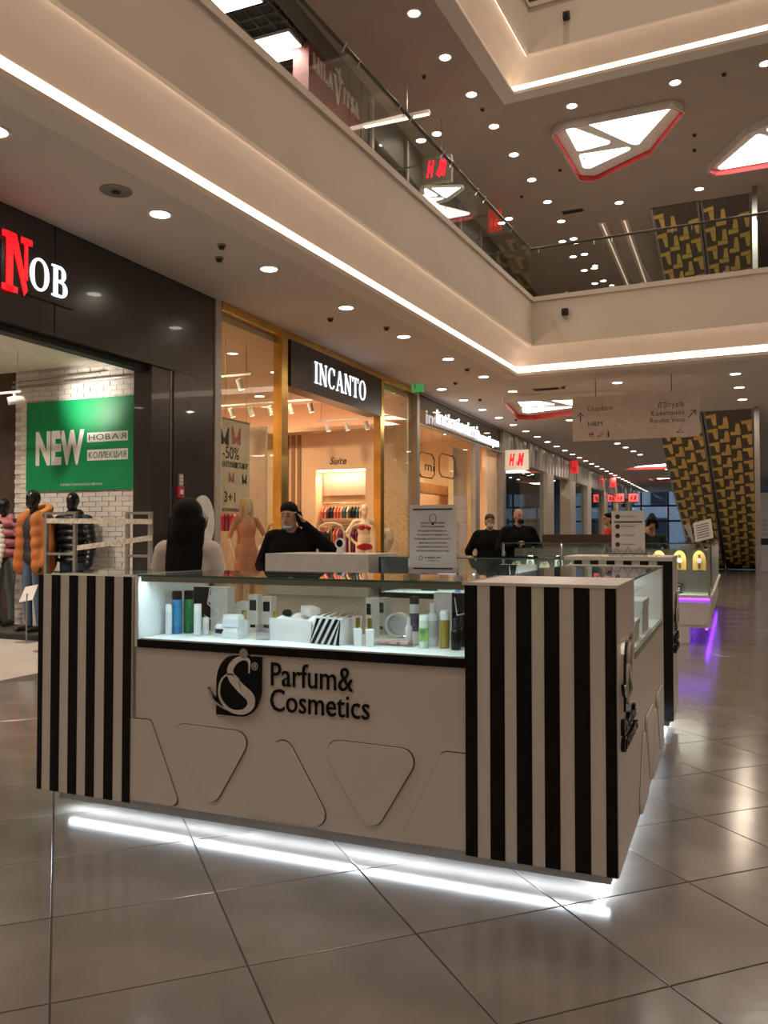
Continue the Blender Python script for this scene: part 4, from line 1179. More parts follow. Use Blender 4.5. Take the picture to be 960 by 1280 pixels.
spotset(-8.4, -7.0, 11.25, 3.95, 3, 'white track of spotlights over the window banner')
spotset(-8.4, -7.0, 16.2, 3.9, 3, 'white track of spotlights in the right shop window')

# ---- pale shop with lit lettering
def post(y0, y1, lab): struct('wall_post', MB().box(FX - .2, FX + .03, y0, y1, 0, CZ), GREYM, lab)
post(17.3, 17.46, 'slim grey post beside the gold shop frame')
post(24.78, 25.1, 'grey post before the glass shop of the far end')
shop(3, 17.46, 24.78, -11.0, 4.3, mat('beige shop floor', (.6, .48, .36), .25), mat('peach ceiling', (.75, .60, .47), .7), PEACH, [(-7.6, 18.6), (-7.6, 20.6), (-8.6, 19.4), (-8.6, 21.8), (-7.6, 22.8), (-9.6, 20.6), (-9.6, 23.4)], E_SHOP * 1.7, WARM2, 'pale shop')
struct('wall_side', MB().box(-11, FX - .35, 24.6, 24.78, 0, 4.3), PEACH, 'far side wall of the pale shop')
fr = thing('glass_shop_front', 'tall frameless glass front of the pale shop', 'shop front', (FX, 17.46, 0))
for a, b in ((.01, 1.5), (1.51, 3.0), (3.01, 4.4)): MB().box(-.06, -.05, a, b, .05, 3.9).build('glass_pane', GLASS, fr)
for k in range(5): MB().box(-.06, -.05, k * 1.46 + .01, k * 1.46 + 1.45, 3.92, 4.58).build('glass_pane', glass('grey glass', (.62, .62, .58), gain=1.5), fr)
MB().box(-.1, .02, 0, 7.3, 4.58, 4.615).build('top_rail', GREYM, fr)
MB().box(-.1, .0, 0, 7.3, 3.89, 3.92).build('transom', GREYM, fr)
MB().box(-.12, .02, 4.42, 4.8, 0, 3.89).build('pillar', GREYM, fr)
MB().box(-.9, -.75, 4.82, 6.1, 0, 3.89).build('peach_panel', PEACH, fr)
MB().box(-.3, -.15, 6.12, 7.28, 0, 3.89).build('peach_panel', PEACH, fr)
s = thing('lit_lettering', 'blazing white lit lettering over the pale shop glass', 'sign', (FX, 17.46, 3.95))
a, b, c, d = atx(541, 527, FX), atx(593, 549, FX), atx(594, 556, FX), atx(620, 562, FX)
NEON_B = emis('blazing white letter', (.9, .95, 1), 2.6)
text('lettering', 'intimissimi', .34, s, (.08, a.y - 17.46, .08), FACE_X, NEON_B, w=b.y - a.y, ext=.008, bold=.006)
text('lettering', 'boutique', .24, s, (.08, c.y - 17.46, .05), FACE_X, NEON_B, w=d.y - c.y, ext=.008, bold=.005)
MB().box(.0, .03, a.y - 17.46, d.y - 17.46, .02, .06).build('sign_rail', GREYM, s)
for px0, px1, lb in ((523, 543, 'dark octagonal wire frame hanging behind glass near the gold shop'), (549, 569, 'dark octagonal wire frame hanging behind glass near the grey pillar')):
    a, b = atx(px0, 595, -7.2), atx(px1, 572, -7.2)
    t = thing('octagon_frame', lb, 'frame', (-7.2, a.y, a.z), 0)
    w, hh = b.y - a.y, .62
    P = [(0, 0, .12), (0, 0, hh - .12), (0, .2, hh), (0, w - .2, hh), (0, w, hh - .12), (0, w, .12), (0, w - .2, 0), (0, .2, 0), (0, 0, .12)]
    MB().tube(P, .018, 6).build('frame', mat('dark bronze', (.10, .06, .04), .4, .8), t)
    for y in (.25, w - .25): MB().bar((0, y, hh), (0, y, 4.3 - a.z), .005).build('hanger_wire', GREYM, t)
    if px0 < 530: text('lettering', 'mi', .24, t, (.0, w * .35, .18), FACE_X, TXT, w=.7)
t = thing('display_shelf', 'wood framed display shelf behind the pale shop glass', 'shelf', (-8.4, 21.0, 0))
for a in ((0, .4, 0, .08, 0, 2.6), (0, .4, 3.4, 3.48, 0, 2.6), (0, .4, 0, 3.48, 2.6, 2.85), (0, .4, .08, 3.4, 1.5, 1.54), (0, .4, .08, 3.4, .8, .84)): MB().box(*a).build('board', mat('honey wood', (.5, .27, .11), .4), t)
for k in range(9):
    b = thing('folded_stack', 'folded %s lingerie pile on the wood framed shelf' % ['rose', 'plum', 'sand'][k % 3], 'clothing', (-8.2, 21.3 + k * .35, 1.5405), 0, 'folded %s piles' % ['rose', 'plum', 'sand'][k % 3])
    for j in range(3): MB().box(-.12, .12, -.1, .1, j * .05, j * .05 + .045).build('fold', CL[['rose', 'plum', 'sand'][k % 3]], b)

# ---- long grey shop front at the far end
shop(4, 25.1, 64, -12.0, 4.3, mat('grey shop floor', (.2, .18, .16), .4), mat('black shop ceiling', (.05, .05, .05), .7), mat('grey green back wall', (.16, .17, .15), .7), [], 0, WARM, 'long grey shop')
sh_me = MB().lathe([(.07, 0), (.07, -.03)], n=8).mesh('small_lamp', DIFF)
for k in range(36):
    y, x = 26 + (k % 12) * 1.7, -7.4 - (k // 12) * 1.5
    tag(link('small_spotlight', sh_me, None, (x, y, 4.3)), 'small bright spot in the black ceiling of the long grey shop', 'ceiling light', 'small spots in the long grey shop')
for y in (28, 34, 42, 50):
    downlight(-8.5, y, 4.3, 90, 'round shop downlight in the black ceiling of the long grey shop', 'downlights of the long grey shop', 150, (1, .85, .7))
FLUTE = mat('fluted metal', (.40, .37, .31), .3, .7)
hd = struct('wall_left', MB().box(FX - .3, FX - .06, 25.1, 64, 3.72, CZ), GREYM, 'fluted metal header over the long grey shop')
fl = MB().prism([(FX - .06, 0), (FX, .06), (FX + .03, .30), (FX, .54), (FX - .06, .60)], 'z', 3.74, CZ - .01).mesh('flute', FLUTE)
for k in range(64): link('flute', fl, hd, (0, 25.12 + k * .605, 0))
for a, b in ((31.2, 32.4), (36.0, 37.2), (40.4, 41.6), (46.0, 47.4), (52, 53.4), (58, 59.4)):
    struct('wall_column', MB().box(FX - .4, FX + .06, a, b, 0, 3.73), mat('beige column', (.46, .40, .32), .4), 'beige column of the long grey shop')
for k, (a, b) in enumerate(((.05, 3.0), (3.02, 6.08), (12.15, 15.28), (16.55, 20.9), (22.3, 26.9), (28.4, 32.9))):
    fr = thing('shop_window', ('dark shop window under the white H&M blade sign', 'dark shop window before the first beige column', 'dark shop window between the second and third beige columns', 'dark shop window with maroon panel between beige columns', 'dark shop window between the fourth and fifth beige columns', 'dark shop window between the farthest beige columns')[k], 'window', (FX, 25.12 + a, 0))
    MB().box(-.1, -.085, .02, b - a - .03, .06, 3.70).build('glass_pane', glass('smoky glass', (.7, .72, .68), gain=1.3), fr)
    MB().box(-.12, -.06, .02, b - a - .03, 0, .06).build('sill', GREYM, fr)
for a, b, lb in ((32.45, 35.95, 'peach partition panel in second bay of the long grey shop'), (47.45, 49.5, 'peach partition panel in a far bay of the long grey shop')):
    struct('wall_partition', MB().box(FX - 1.3, FX - 1.2, a, b, 0, 3.72), PEACH, lb)
t = thing('maroon_panel', 'maroon advertising panel behind far shop glass', 'panel', (FX - .6, 41.9, 0))
MB().box(-.05, .05, 0, 2.4, .1, 2.3).build('board', mat('maroon', (.16, .02, .05), .5), t)
MB().box(-.08, .08, 0, 2.4, 0, .1).build('foot', GREYM, t)
def hm(parent, x, y, z, w, m, ext=.004):
    text('lettering', 'H', w * .62, parent, (x - w * .46, y, z), FACE_Y, m, w=w * .36, ext=ext, shear=.35, bold=.028)
    text('lettering', '&', w * .24, parent, (x - w * .06, y, z), FACE_Y, m, w=w * .13, ext=ext, shear=.35)
    text('lettering', 'M', w * .66, parent, (x + w * .05, y, z - .01), FACE_Y, m, w=w * .40, ext=ext, shear=.35, bold=.028)
def blade(x0, x1, y, z0, z1, label, board, lm, frac=.72):
    t = thing('blade_sign', label, 'sign', ((x0 + x1) / 2, y, z0), 0)
    w = x1 - x0
    MB().box(-w / 2, w / 2, -.06, .06, 0, z1 - z0).build('board', board, t)
    MB().bar((-w / 2, 0, (z1 - z0) * .8), (FX + (.074 if UZ < z0 < 9.3 else 0.) - (x0 + x1) / 2, 0, (z1 - z0) * .8), .02).build('wall_arm', GREYM, t)
    hm(t, 0, -.066, (z1 - z0) * .26, w * frac, lm)
    return t
a, b = aty(632, 588, 24.95), aty(661, 562, 24.95)
blade(a.x, b.x, 24.95, a.z, b.z, 'white square blade sign with red H&M letters beside the pale shop', mat('sign board warm white', (.72, .62, .50), .5, emit=.25, ecol=(1, .85, .65)), emis('lit red sign', (.8, .01, .02), .6))
REDB = emis('red lit board', (.75, .03, .03), .8)
for k, (px, py0, py1) in enumerate(((718, 592, 575), (766, 609, 597))):
    Y = (36.6, 46.7)[k]
    a, b = aty(px - 3, py0, Y), aty(px + 4, py1, Y)
    blade(a.x, b.x, Y, a.z, b.z, ('small red blade sign on the fluted header above the second beige column', 'tiny red blade sign on the fluted header above the farthest columns')[k], REDB, emis('dim red letter', (.3, .0, .0), .3), .6)
for k, (x0, x1) in enumerate(((770, 780), (786, 798))):
    a, b = aty(x0, 627, 52), aty(x1, 617, 52)
    t = thing('hanging_sign', ('red glowing hanging sign nearer the fluted shop at the far end', 'red glowing hanging sign further from the fluted shop at the far end')[k], 'sign', ((a.x + b.x) / 2, 52, a.z))
    MB().box(-(b.x - a.x) / 2, (b.x - a.x) / 2, -.05, .05, 0, b.z - a.z).build('board', emis('pink red board', (1, .10, .09), 1.3), t)
    hm(t, 0, -.055, .1, (b.x - a.x) * .7, emis('dim red letter', (.3, .0, .0), .3))
    for x in (-.15, .15): MB().bar((x, 0, b.z - a.z), (x, 0, CZ - a.z), .01).build('hanger_wire', GREYM, t)

# ================================================================ FAR END AND UPPER GALLERY
ww = struct('window_1', MB().box(FX - 6, XR, Y1, Y1 + .1, 0, .25), BLACKM, 'dark mullioned glazing closing the far end of the hall')
MULL = mat('dark mullion', (.02, .022, .025), .4)
for k in range(12): MB().box(-12.4 + k * 1.95, -12.28 + k * 1.95, Y1 - .02, Y1 + .12, .25, CZ).build('mullion', MULL, ww)
for z in (2.35, 3.5): MB().box(-12.4, XR, Y1, Y1 + .1, z, z + .14).build('transom', MULL, ww)
for k in range(11):
    for z0, z1 in ((.25, 2.35), (2.49, 3.5), (3.64, CZ)):
        MB().box(-12.27 + k * 1.95, -10.46 + k * 1.95, Y1 + .04, Y1 + .05, z0, z1).build('window_pane', glass('street glass', (.72, .8, .85)), ww)
t = thing('street_building', 'pale building with dark windows seen through the far glazing', 'building', (-6, 84, 0))
MB().box(-22, 24, 0, 6, 0, 14).build('wall', mat('pale render', (.55, .58, .62), .8), t)
MB().box(-22, 24, -6, 0, -.2, .02).build('pavement', mat('wet pavement', (.12, .13, .14), .3), t)
for k in range(14):
    for z in (1.0, 4.2):
        w_ = MB().box(-20 + k * 3.1, -18.4 + k * 3.1, -.06, .0, z, z + 2.).build('window', mat('dark window frame', (.08, .1, .12), .4), t)
        MB().box(-19.9 + k * 3.1, -18.5 + k * 3.1, -.07, -.06, z + .1, z + 1.9).build('pane', mat('dark window pane', (.03, .05, .07), .1), w_)
struct('ground', MB().box(-30, 30, Y1 + .1, 84, -.25, -.02), mat('street asphalt', (.06, .065, .07), .6), 'wet street outside the far glazing')

# escalators with patterned undersides
CLAD = mat('taupe cladding', (.13, .105, .085), .45)
YEL = mat('yellow pattern plate', (1, .70, .20), .45, noise=(3, .06))
def plate(poly):
    return MB().prism([(u, s) for u, s in poly], 'z', -.03, -.002).mesh('yellow_plate', YEL)
cw, rp = .27, .86
PLA = plate([(.0, .05 * rp), (cw * .95, -.03), (cw * .95, .17 * rp), (0, .20 * rp)])
PLB = plate([(cw * .45, .22 * rp), (cw * .95, .20 * rp), (cw * .9, .70 * rp), (cw * .60, .70 * rp)])
PLC = plate([(.0, .66 * rp), (cw * .95, .61 * rp), (cw * .95, .81 * rp), (0, .85 * rp)])
PLD = plate([(cw * .55, .08 * rp), (cw * .86, .06 * rp), (cw * .95, .57 * rp), (cw * .42, .60 * rp)])
def escalator(xt, yt, zt, yb, zb, dx, label, rows):
    L_ = math.hypot(yb - yt, zt - zb)
    ang = math.atan2(zt - zb, yb - yt)
    t = thing('escalator', label, 'escalator', (xt + dx, yb, zb))
    body = link('underside', MB().box(0, 1.18, 0, L_, 0, .9).mesh('underside', CLAD), t, (-dx, yt - yb, zt - zb), (-ang, 0, math.atan2(-dx, yb - yt)))
    for c_ in range(4):
        for r_ in range(rows):
            sh_ = (0, .12, .62, .5)[c_] * rp
            y = .25 + r_ * rp + sh_
            if y + rp > L_: continue
            for me in ((PLA, PLB), (PLC, PLD), (PLC, PLD), (PLA, PLB))[c_]: link('yellow_plate', me, body, (.03 + c_ * .285, y, 0))
    for x in (-.02, 1.14): link('side_trim', MB().box(0, .06, 0, L_, -.02, 1.0).mesh('side_trim', STEEL), body, (x, 0, 0))
    for x in (.02, 1.14): link('balustrade', MB().box(0, .012, .2, L_ - .2, 1.0, 1.8).mesh('balustrade', GLASS), body, (x, 0, 0))
    for x in (.02, 1.14): link('handrail_belt', MB().box(-.03, .04, .1, L_ - .1, 1.8, 1.86).mesh('handrail_belt', BLACKM), body, (x, 0, 0))
    return t
escalator(-1.95, 23.2, CZ + .02, 36.2, .02, .42, 'lower escalator with yellow patterned underside, beside the hanging sign', 16)
escalator(-.70, 23.2, CZ + .02, 36.2, .02, .42, 'lower escalator with yellow patterned underside, beside the steel column', 16)
escalator(-1.95, 23.0, UC - .02, 35.5, UZ + .05, .42, 'upper escalator with yellow patterned underside, further from steel column', 14)
escalator(-.70, 23.0, UC - .02, 35.5, UZ + .05, .42, 'upper escalator with yellow patterned underside, nearer the steel column', 14)
struct('wall_column', MB().box(.50, .62, 22.8, 22.95, 0, CZ).box(.48, .64, 22.78, 22.97, 0, .1), STEEL, 'slim steel column beside the escalators')
struct('wall_column', MB().box(.50, .62, 22.5, 22.65, UZ, UC), STEEL, 'slim upper steel column beside the escalators')
a = atz(956, 714, 0)
t = thing('floor_poster', 'white numbered info pylon standing past the escalators', 'info pylon', (a.x + .15, a.y, 0))
MB().box(-.3, 1.2, -.06, .06, 0, 3.0).build('panel', PAPER, t)
MB().box(-.3, 1.2, -.065, -.06, 1.0, 1.25).build('black_band', TXT, t)
text('lettering', '1', .5, t, (-.18, -.065, 2.15), FACE_Y, TXT, w=.22, bold=.02)
for k in range(4): text('lettering', 'этаж', .1, t, (-.2, -.065, 1.9 - k * .18), FACE_Y, TXT)
struct('wall_far', MB().box(XR - 7.4, XR, 44, 44.2, 0, CZ), mat('grey far wall', (.36, .31, .27), .6), 'grey wall beyond the escalators')

# hanging direction sign
a, b = aty(716, 552, 17.5), aty(874, 487, 17.5)
t = thing('direction_sign', 'translucent hanging direction sign with arrows and Russian words', 'sign', (a.x, 17.5, a.z))
w, hh = b.x - a.x, aty(716, 497, 17.5).z - a.z
MB().box(0, w, -.02, .02, 0, hh).build('board', mat('sign acrylic', (.62, .54, .47), .35), t)
for x in (w * .19, w * .79): MB().bar((x, 0, hh), (x, 0, CZ - a.z), .008).build('hanger_wire', BLACKM, t)
def sp_(px, py): p = aty(px, py, 17.47); return p.x - t.location.x, p.z - t.location.z
for s_, x0, x1, yb, h_ in (('Сбербанк', 734, 767, 514, .105), ('H&M', 734.5, 752, 533, .095), ("Л'Этуаль", 822.5, 855, 510, .115), ('Кофемания', 814, 855, 520, .105), ('Rendez Vous', 812, 855, 529, .095)):
    p, q = sp_(x0, yb), sp_(x1, yb)
    text('lettering', s_, h_, t, (p[0], -.022, p[1]), FACE_Y, TXT, w=q[0] - p[0])
def arrow(px, py, L_, ang, name):
    c = sp_(px, py)
    mb = MB()
    M = lambda u, v: (c[0] + u * math.cos(ang) - v * math.sin(ang), c[1] + u * math.sin(ang) + v * math.cos(ang))
    for P in (rc(-L_ / 2, L_ / 2, -.009, .009), [(L_ / 2, 0), (L_ / 2 - .07, .07), (L_ / 2 - .08, .055), (L_ / 2 - .015, 0)], [(L_ / 2, 0), (L_ / 2 - .07, -.07), (L_ / 2 - .08, -.055), (L_ / 2 - .015, 0)]): mb.prism([M(*p) for p in P], 'y', -.024, -.02)
    mb.build(name, TXT, t)
arrow(725.5, 521.5, .19, R(90), 'arrow_up')
arrow(865, 517, .2, R(45), 'arrow_diagonal')
c = sp_(739, 543)
mb = MB()
for P in [[(x + c[0], z + c[1]) for x, z in q] for q in ring(0, 0, .05, .055, .012, .012)] + [[(c[0] + x, c[1] + z) for x, z in rc(-.035, .035, -.015, .015)]]: mb.prism(P, 'y', -.024, -.02)
mb.build('round_icon', mat('icon maroon', (.2, .04, .03), .5), t)
c = sp_(750, 543)
mb = MB()
for q in stroke(spline([(c[0] - .06, c[1] - .04, .012), (c[0] - .01, c[1] - .02, .012), (c[0] + .02, c[1] + .03, .012), (c[0] + .07, c[1] + .04, .012)], 4)) + stroke([(c[0] - .05, c[1] - .06, .01), (c[0] + .06, c[1] + .0, .01)]): mb.prism(q, 'y', -.024, -.02)
mb.build('stairs_icon', mat('icon maroon', (.2, .04, .03), .5), t)
p = sp_(759, 546)
text('lettering', 'i', .13, t, (p[0], -.022, p[1]), FACE_Y, TXT, bold=.006)
c = sp_(850.5, 538)
mb = MB()
for q in stroke([(c[0] - .07, c[1] - .035, .012), (c[0], c[1] + .02, .012), (c[0] + .07, c[1] - .035, .012), (c[0] - .07, c[1] - .035, .012)]) + stroke(spline([(c[0], c[1] + .02, .01), (c[0] + .01, c[1] + .05, .01), (c[0] - .01, c[1] + .065, .01)], 4)): mb.prism(q, 'y', -.024, -.02)
mb.build('coat_hanger_icon', TXT, t)
a = atx(522, 483, FX + .3)
t = thing('exit_sign', 'small green exit sign hanging beside the gold shop frame', 'sign', (a.x, a.y, a.z - .12))
MB().box(-.13, .13, -.02, .02, 0, .22).build('panel', emis('exit green', (.05, .45, .12), .5), t)
MB().bar((0, 0, .22), (0, 0, CZ - t.location.z), .01).build('hanger_rod', GREYM, t)
mb = MB()
for P in (rc(-.09, -.03, .05, .17), rc(.0, .1, .1, .12), [(.1, .15), (.13, .11), (.1, .07)]): mb.prism(P, 'y', -.023, -.02)
tag(mb.build('exit_symbol', WTX, t), kind='stuff')

# upper gallery behind the railing
UW = mat('upper wall grey brown', (.16, .14, .12), .5)
struct('wall_upper', MB().box(FX - .3, FX, 14.35, 60, UZ, UC), UW, 'grey brown upper shop wall')
struct('wall_upper', MB().box(-14, -13.9, Y0, 60, UZ, UC), mat('upper back wall', (.08, .075, .065), .7), 'dark back wall of the upper shops')
gc = struct('ceiling', MB().box(-13.9, FX - .02, Y0, 14.3, 9.72, 9.80), mat('upper dark ceiling', (.03, .032, .03), .8), 'dark grid ceiling of the upper shop')
bar_y = MB().box(-7, 0, -.012, .012, -.03, 0).mesh('grid_bar', mat('grid bar', (.09, .095, .085), .6))
for k in range(30): link('grid_bar', bar_y, gc, (FX - .05, 7.0 + k * .24, 9.72))
bar_x = MB().box(-.012, .012, 0, 7.2, -.03, 0).mesh('grid_bar', mat('grid bar', (.09, .095, .085), .6))
for k in range(14): link('grid_bar', bar_x, gc, (FX - .1 - k * .24, 7.0, 9.72))
struct('wall_upper', MB().box(FX - .1, FX, Y0, 14.3, 9.72, UC), UW, 'header over the dark upper shop')
for px, py, lb in ((309, 2, 'bright square light panel in the dark grid ceiling beside beige duct'), (368, 67, 'bright square light panel in the dark grid ceiling beside dark red sign wall')):
    p = atz(px, py, 9.68)
    t = thing('ceiling_light', lb, 'ceiling light', (p.x - .1, p.y - .3, 9.69), 0)
    MB().box(-.36, .36, -.36, .36, -.05, 0).build('frame', LRIM, t)
    MB().box(-.34, .34, -.34, .34, -.06, -.05).build('diffuser', emis('panel glow', (1, 1, .95), 9), t)
    area(t, (0, 0, -.09), .6, .6, 45, (1, .96, .88))
t = thing('air_duct', 'beige boxed air duct under the dark grid ceiling', 'duct', (-7.9, 12.5, 9.0))
MB().box(-.35, .35, -.5, .5, .1, .69).build('casing', mat('beige duct', (.50, .45, .33), .5), t)
MB().box(-.3, .3, -.45, .45, 0, .1).build('outlet', mat('beige duct', (.50, .45, .33), .5), t)
t = thing('milavitsa_sign', 'dark red sign wall with pale MILAVITSA letters behind glass railing', 'sign', (FX, 12.2, 8.2))
MB().box(-.3, .0, 0, 2.1, -2.16, 1.5).build('red_wall', mat('sign dark red', (.20, .025, .022), .5), t)
LET = mat('sign letter pale', (.90, .85, .78), .5)
x = .12
for k, ch in enumerate('MILAVITSA'):
    big = ch == 'V'
    hl = .50 if big else .29
    w_, polys = serif(ch, t=.11, th=.05, s=.04)
    mb = MB()
    for P in polys: mb.prism([(u * hl * .72, v * hl) for u, v in P], 'x', 0, .03)
    mb.build('letter', LET, t, (.002, x, 1.07 - (.16 if big else 0)))
    x += (w_ + .16) * hl * .72
mb = MB()
for q in stroke([(1.0, 1.55, .02), (1.32, 1.42, .02)]) + stroke([(1.12, 1.36, .02), (1.16, 1.62, .02)]): mb.prism(q, 'x', .002, .03)
mb.build('star_stroke', LET, t)
a, b = aty(450, 160, 14.45), aty(525, 140, 14.45)
t = thing('glowing_soffit_edge', 'thin warm soffit edge with added glow reaching out beside dark red sign wall', 'lamp', (FX, 14.45, a.z))
MB().box(0, 1.35, -.05, .05, 0, .06).build('housing', PLASTER, t)
MB().box(.02, 1.33, -.04, .04, -.012, 0).build('tube', emis('soffit added glow', (1, .8, .55), 3), t)  # a soffit edge made to glow; this bar is added
MB().bar((.9, 0, .06), (.9, 0, UC - a.z), .008).build('hanger_wire', GREYM, t)
up = thing('upper_shop_glazing', 'grey glazed upper shop front beyond the glowing soffit edge', 'shop front', (FX + .012, 14.7, UZ))
for k in range(6):
    MB().box(.005, .02, k * 1.9 + .1, k * 1.9 + 1.9, .1, 3.2).build('glass_pane', glass('smoky glass', (.7, .72, .68), gain=1.3), up)
    MB().box(.0, .06, k * 1.9, k * 1.9 + .1, 0, 3.9).build('mullion', mat('pale grey post', (.45, .42, .38), .4), up)
a, b = aty(530, 232, 16), aty(565, 193, 16)
blade(a.x, b.x, 16.0, a.z, b.z, 'grey upper blade sign with glowing red H&M letters behind railing', mat('grey sign board', (.28, .25, .21), .5), emis('glowing red', (1, .01, .03), 2.2), .8)
a, b = aty(611, 290, 21), aty(626, 262, 21)
blade(a.x, b.x, 21.0, a.z, b.z, 'small red upper blade sign beyond the grey blade sign', emis('upper red board', (.55, .03, .02), .6), emis('upper red letter', (.9, .05, .04), .8), .7)
p = atz(552, 243, 8.5)
fl_ = facet_lamp(p.x, p.y, 8.5, R(20), .34, 'small creamy faceted lamp below the grey upper blade sign', 12, False)
MB().bar((0, 0, 0), (0, 0, UC - 8.5), .008).build('hanger_wire', GREYM, fl_)
for k, x in enumerate((-3.6, -3.0)):
    t = thing('glowing_recess', ('pale linear recess with added glow in the upper ceiling beside downlights', 'pale linear recess with added glow in the upper ceiling beside the escalators')[k], 'lamp', (x + .3, 23.5, UC))
    MB().box(-.1, .1, 0, 12, -.03, -.002).build('channel', PLASTER, t)
    MB().box(-.02, .02, .05, 11.9, -.035, -.03).build('tube', emis('recess added glow', (1, .7, .5), .7), t)  # beige ceiling recess, made pale by an added glowing bar

# ================================================================ JEWELLERY KIOSK WITH VIOLET LIGHT
VIO = emis('violet led', (.22, .03, 1), 7)
t = thing('jewellery_counter', 'white jewellery counter with tall glass cases and violet light strips', 'counter', (-3.0, 11.4, 0))
JW, JT = 2.72, 1.29
CASE = mat('case grey frame', (.34, .33, .31), .35, .5)
MB().box(.1, JW - .26, .03, .6, 0, .2).build('plinth', WHITE, t)
MB().box(.0, JW, .05, .68, .2, .56).build('body', WHITE, t)
MB().prism(rounded([(JW - .62, .24), (JW - .03, .24), (JW - .03, .53), (JW - .75, .53)], .06), 'y', .03, .05).build('curved_panel', PAD, t)
MB().box(.0, JW + .02, .0, .7, .585, .62).build('ledge', WHITE, t)
MB().box(.02, JW - .01, .03, .05, .56, .584).build('violet_strip', VIO, t)
MB().box(JW - .07, JW - .04, .06, .66, .175, .199).build('violet_strip', VIO, t)
MB().box(.02, JW, .03, .67, .62, .625).build('case_floor', ACRYL, t)
for x in (.0, .8, 1.6, JW - .03): MB().box(x, x + .03, .0, .03, .62, JT).build('case_post', CASE, t)
MB().box(.04, JW - .02, .1, .6, .93, .938).build('glass_shelf', GLASS, t)
for x0, x1 in ((.03, .8), (.83, 1.6), (1.63, JW - .03)): MB().box(x0, x1, .01, .018, .62, JT - .012).build('glass_pane', GLASS, t)
MB().box(JW - .012, JW - .004, .03, .67, .62, JT - .012).build('glass_pane', GLASS, t)
g = MB().box(0, JW, 0, .7, JT - .012, JT).build('glass_top', GLASS, t)
MB().box(0, JW, -.003, -.0005, JT - .014, JT).build('glass_edge', GLEDGE, g)
MB().box(.03, JW - .03, .62, .66, .62, 1.2).build('case_back', mat('mirror back', (.3, .3, .28), .15, .6), t)
area(t, (JW / 2, .1, JT - .03), JW - .2, .04, 16, (1, .92, .8), (R(-15), 0, 0))
SW = .5
s = thing('jewellery_side_counter', 'long jewellery side counter running back with violet strip at floor', 'counter', (-.28, 12.1, 0))
JL = 5.6
MB().box(-.48, -.26, 0.02, JL, 0, .2).build('plinth', WHITE, s)
MB().box(-SW, -.02, 0.01, JL, .2, .56).build('body', WHITE, s)
MB().box(-SW, .03, 0.01, JL, .585, .62).build('ledge', WHITE, s)
MB().box(-.05, -.022, .02, JL, .56, .584).build('violet_strip', VIO, s)
MB().box(-.07, -.04, .02, JL, .175, .199).build('violet_strip', VIO, s)
for k in range(8):
    y = k * .78
    MB().box(-.05, .0, y + .012, y + .06, .62, JT).build('case_post', CASE, s)
    if k < 7: MB().box(-.02, -.012, y + .06, y + .79, .62, JT - .012).build('glass_pane', GLASS, s)
MB().box(-SW, 0, .01, JL, JT - .012, JT).build('glass_top', GLASS, s)
MB().box(-SW, -SW + .03, .01, JL, .62, 1.2).build('case_back', mat('mirror back', (.3, .3, .28), .15, .6), s)
area(s, (-.1, JL / 2, JT - .03), .05, JL - .3, 22, (1, .92, .8), (0, R(15), 0))
YWATCH = mat('warm display card', (.85, .55, .15), .5)
dk = 0
for k in range(11):
    x = -2.85 + k * .20
    if k >= 9: continue
    t = thing('watch_stand', 'small pale jewellery stand with %s on the upper glass shelf' % ('round pendant' if k % 2 else 'arched card'), 'jewellery', (x, 11.62, .9385), 0, 'jewellery stands with %s' % ('pendants' if k % 2 else 'arched cards'))
    if k % 2: MB().prism([(-.06, 0), (.06, 0), (.05, .12), (.03, .17), (-.03, .17), (-.05, .12)], 'y', 0, .02).build('card', PAPER, t)
    else: MB().prism([(.07 * math.cos(R(a)), .09 * math.sin(R(a))) for a in range(0, 181, 15)], 'y', 0, .03).build('card', mat('ivory card', (.6, .52, .4), .5), t)
    mb = MB()
    for q in ring(0, .07, .025, .028, .007, .007, n=12): mb.prism(q, 'y', -.006, 0)
    mb.build('ornament', mat('bright gold', (.8, .6, .3), .2, 1) if k % 3 else BLACK, t)
for k, x in enumerate((-.92, -.66, -.42)):
    t = thing('gold_display', ('golden watch display card at the inner end of the corner case', 'golden watch display card in the middle of the corner case', 'golden watch display card at the outer end of the corner case')[k], 'display', (x, 11.58, .9385))
    MB().prism([(.08 * math.cos(R(a)), .13 + .12 * math.sin(R(a))) for a in range(0, 181, 15)] + [(-.08, 0), (.08, 0)], 'y', 0, .02).build('card', YWATCH, t)
    MB().prism([(.035 * math.cos(R(a)), .12 + .035 * math.sin(R(a))) for a in range(0, 360, 24)], 'y', -.008, 0).build('watch_face', WTX if k else BLACK, t)
    MB().box(-.015, .015, -.006, 0, .02, .2).build('watch_strap', mat('strap brown', (.18, .08, .03), .5), t)
for k in range(12):
    x = -2.8 + k * .19
    t = thing('bracelet_cushion', '%s jewellery cushion lying on the lower case floor' % ('dark' if k % 2 else 'ivory'), 'jewellery', (x, 11.65, .6255), 0, '%s jewellery cushions' % ('dark' if k % 2 else 'ivory'))
    MB().prism([(-.12, 0), (.12, 0), (.12, .12)], 'x', -.07, .07).build('cushion', BLACKM if k % 2 else mat('ivory card', (.6, .52, .4), .5), t)
    for j in range(3): MB().bar((-.05, -.06 + j * .06, .04 + .03 * j), (.05, -.06 + j * .06, .04 + .03 * j), .007, 6).build('bracelet', STEEL, t)
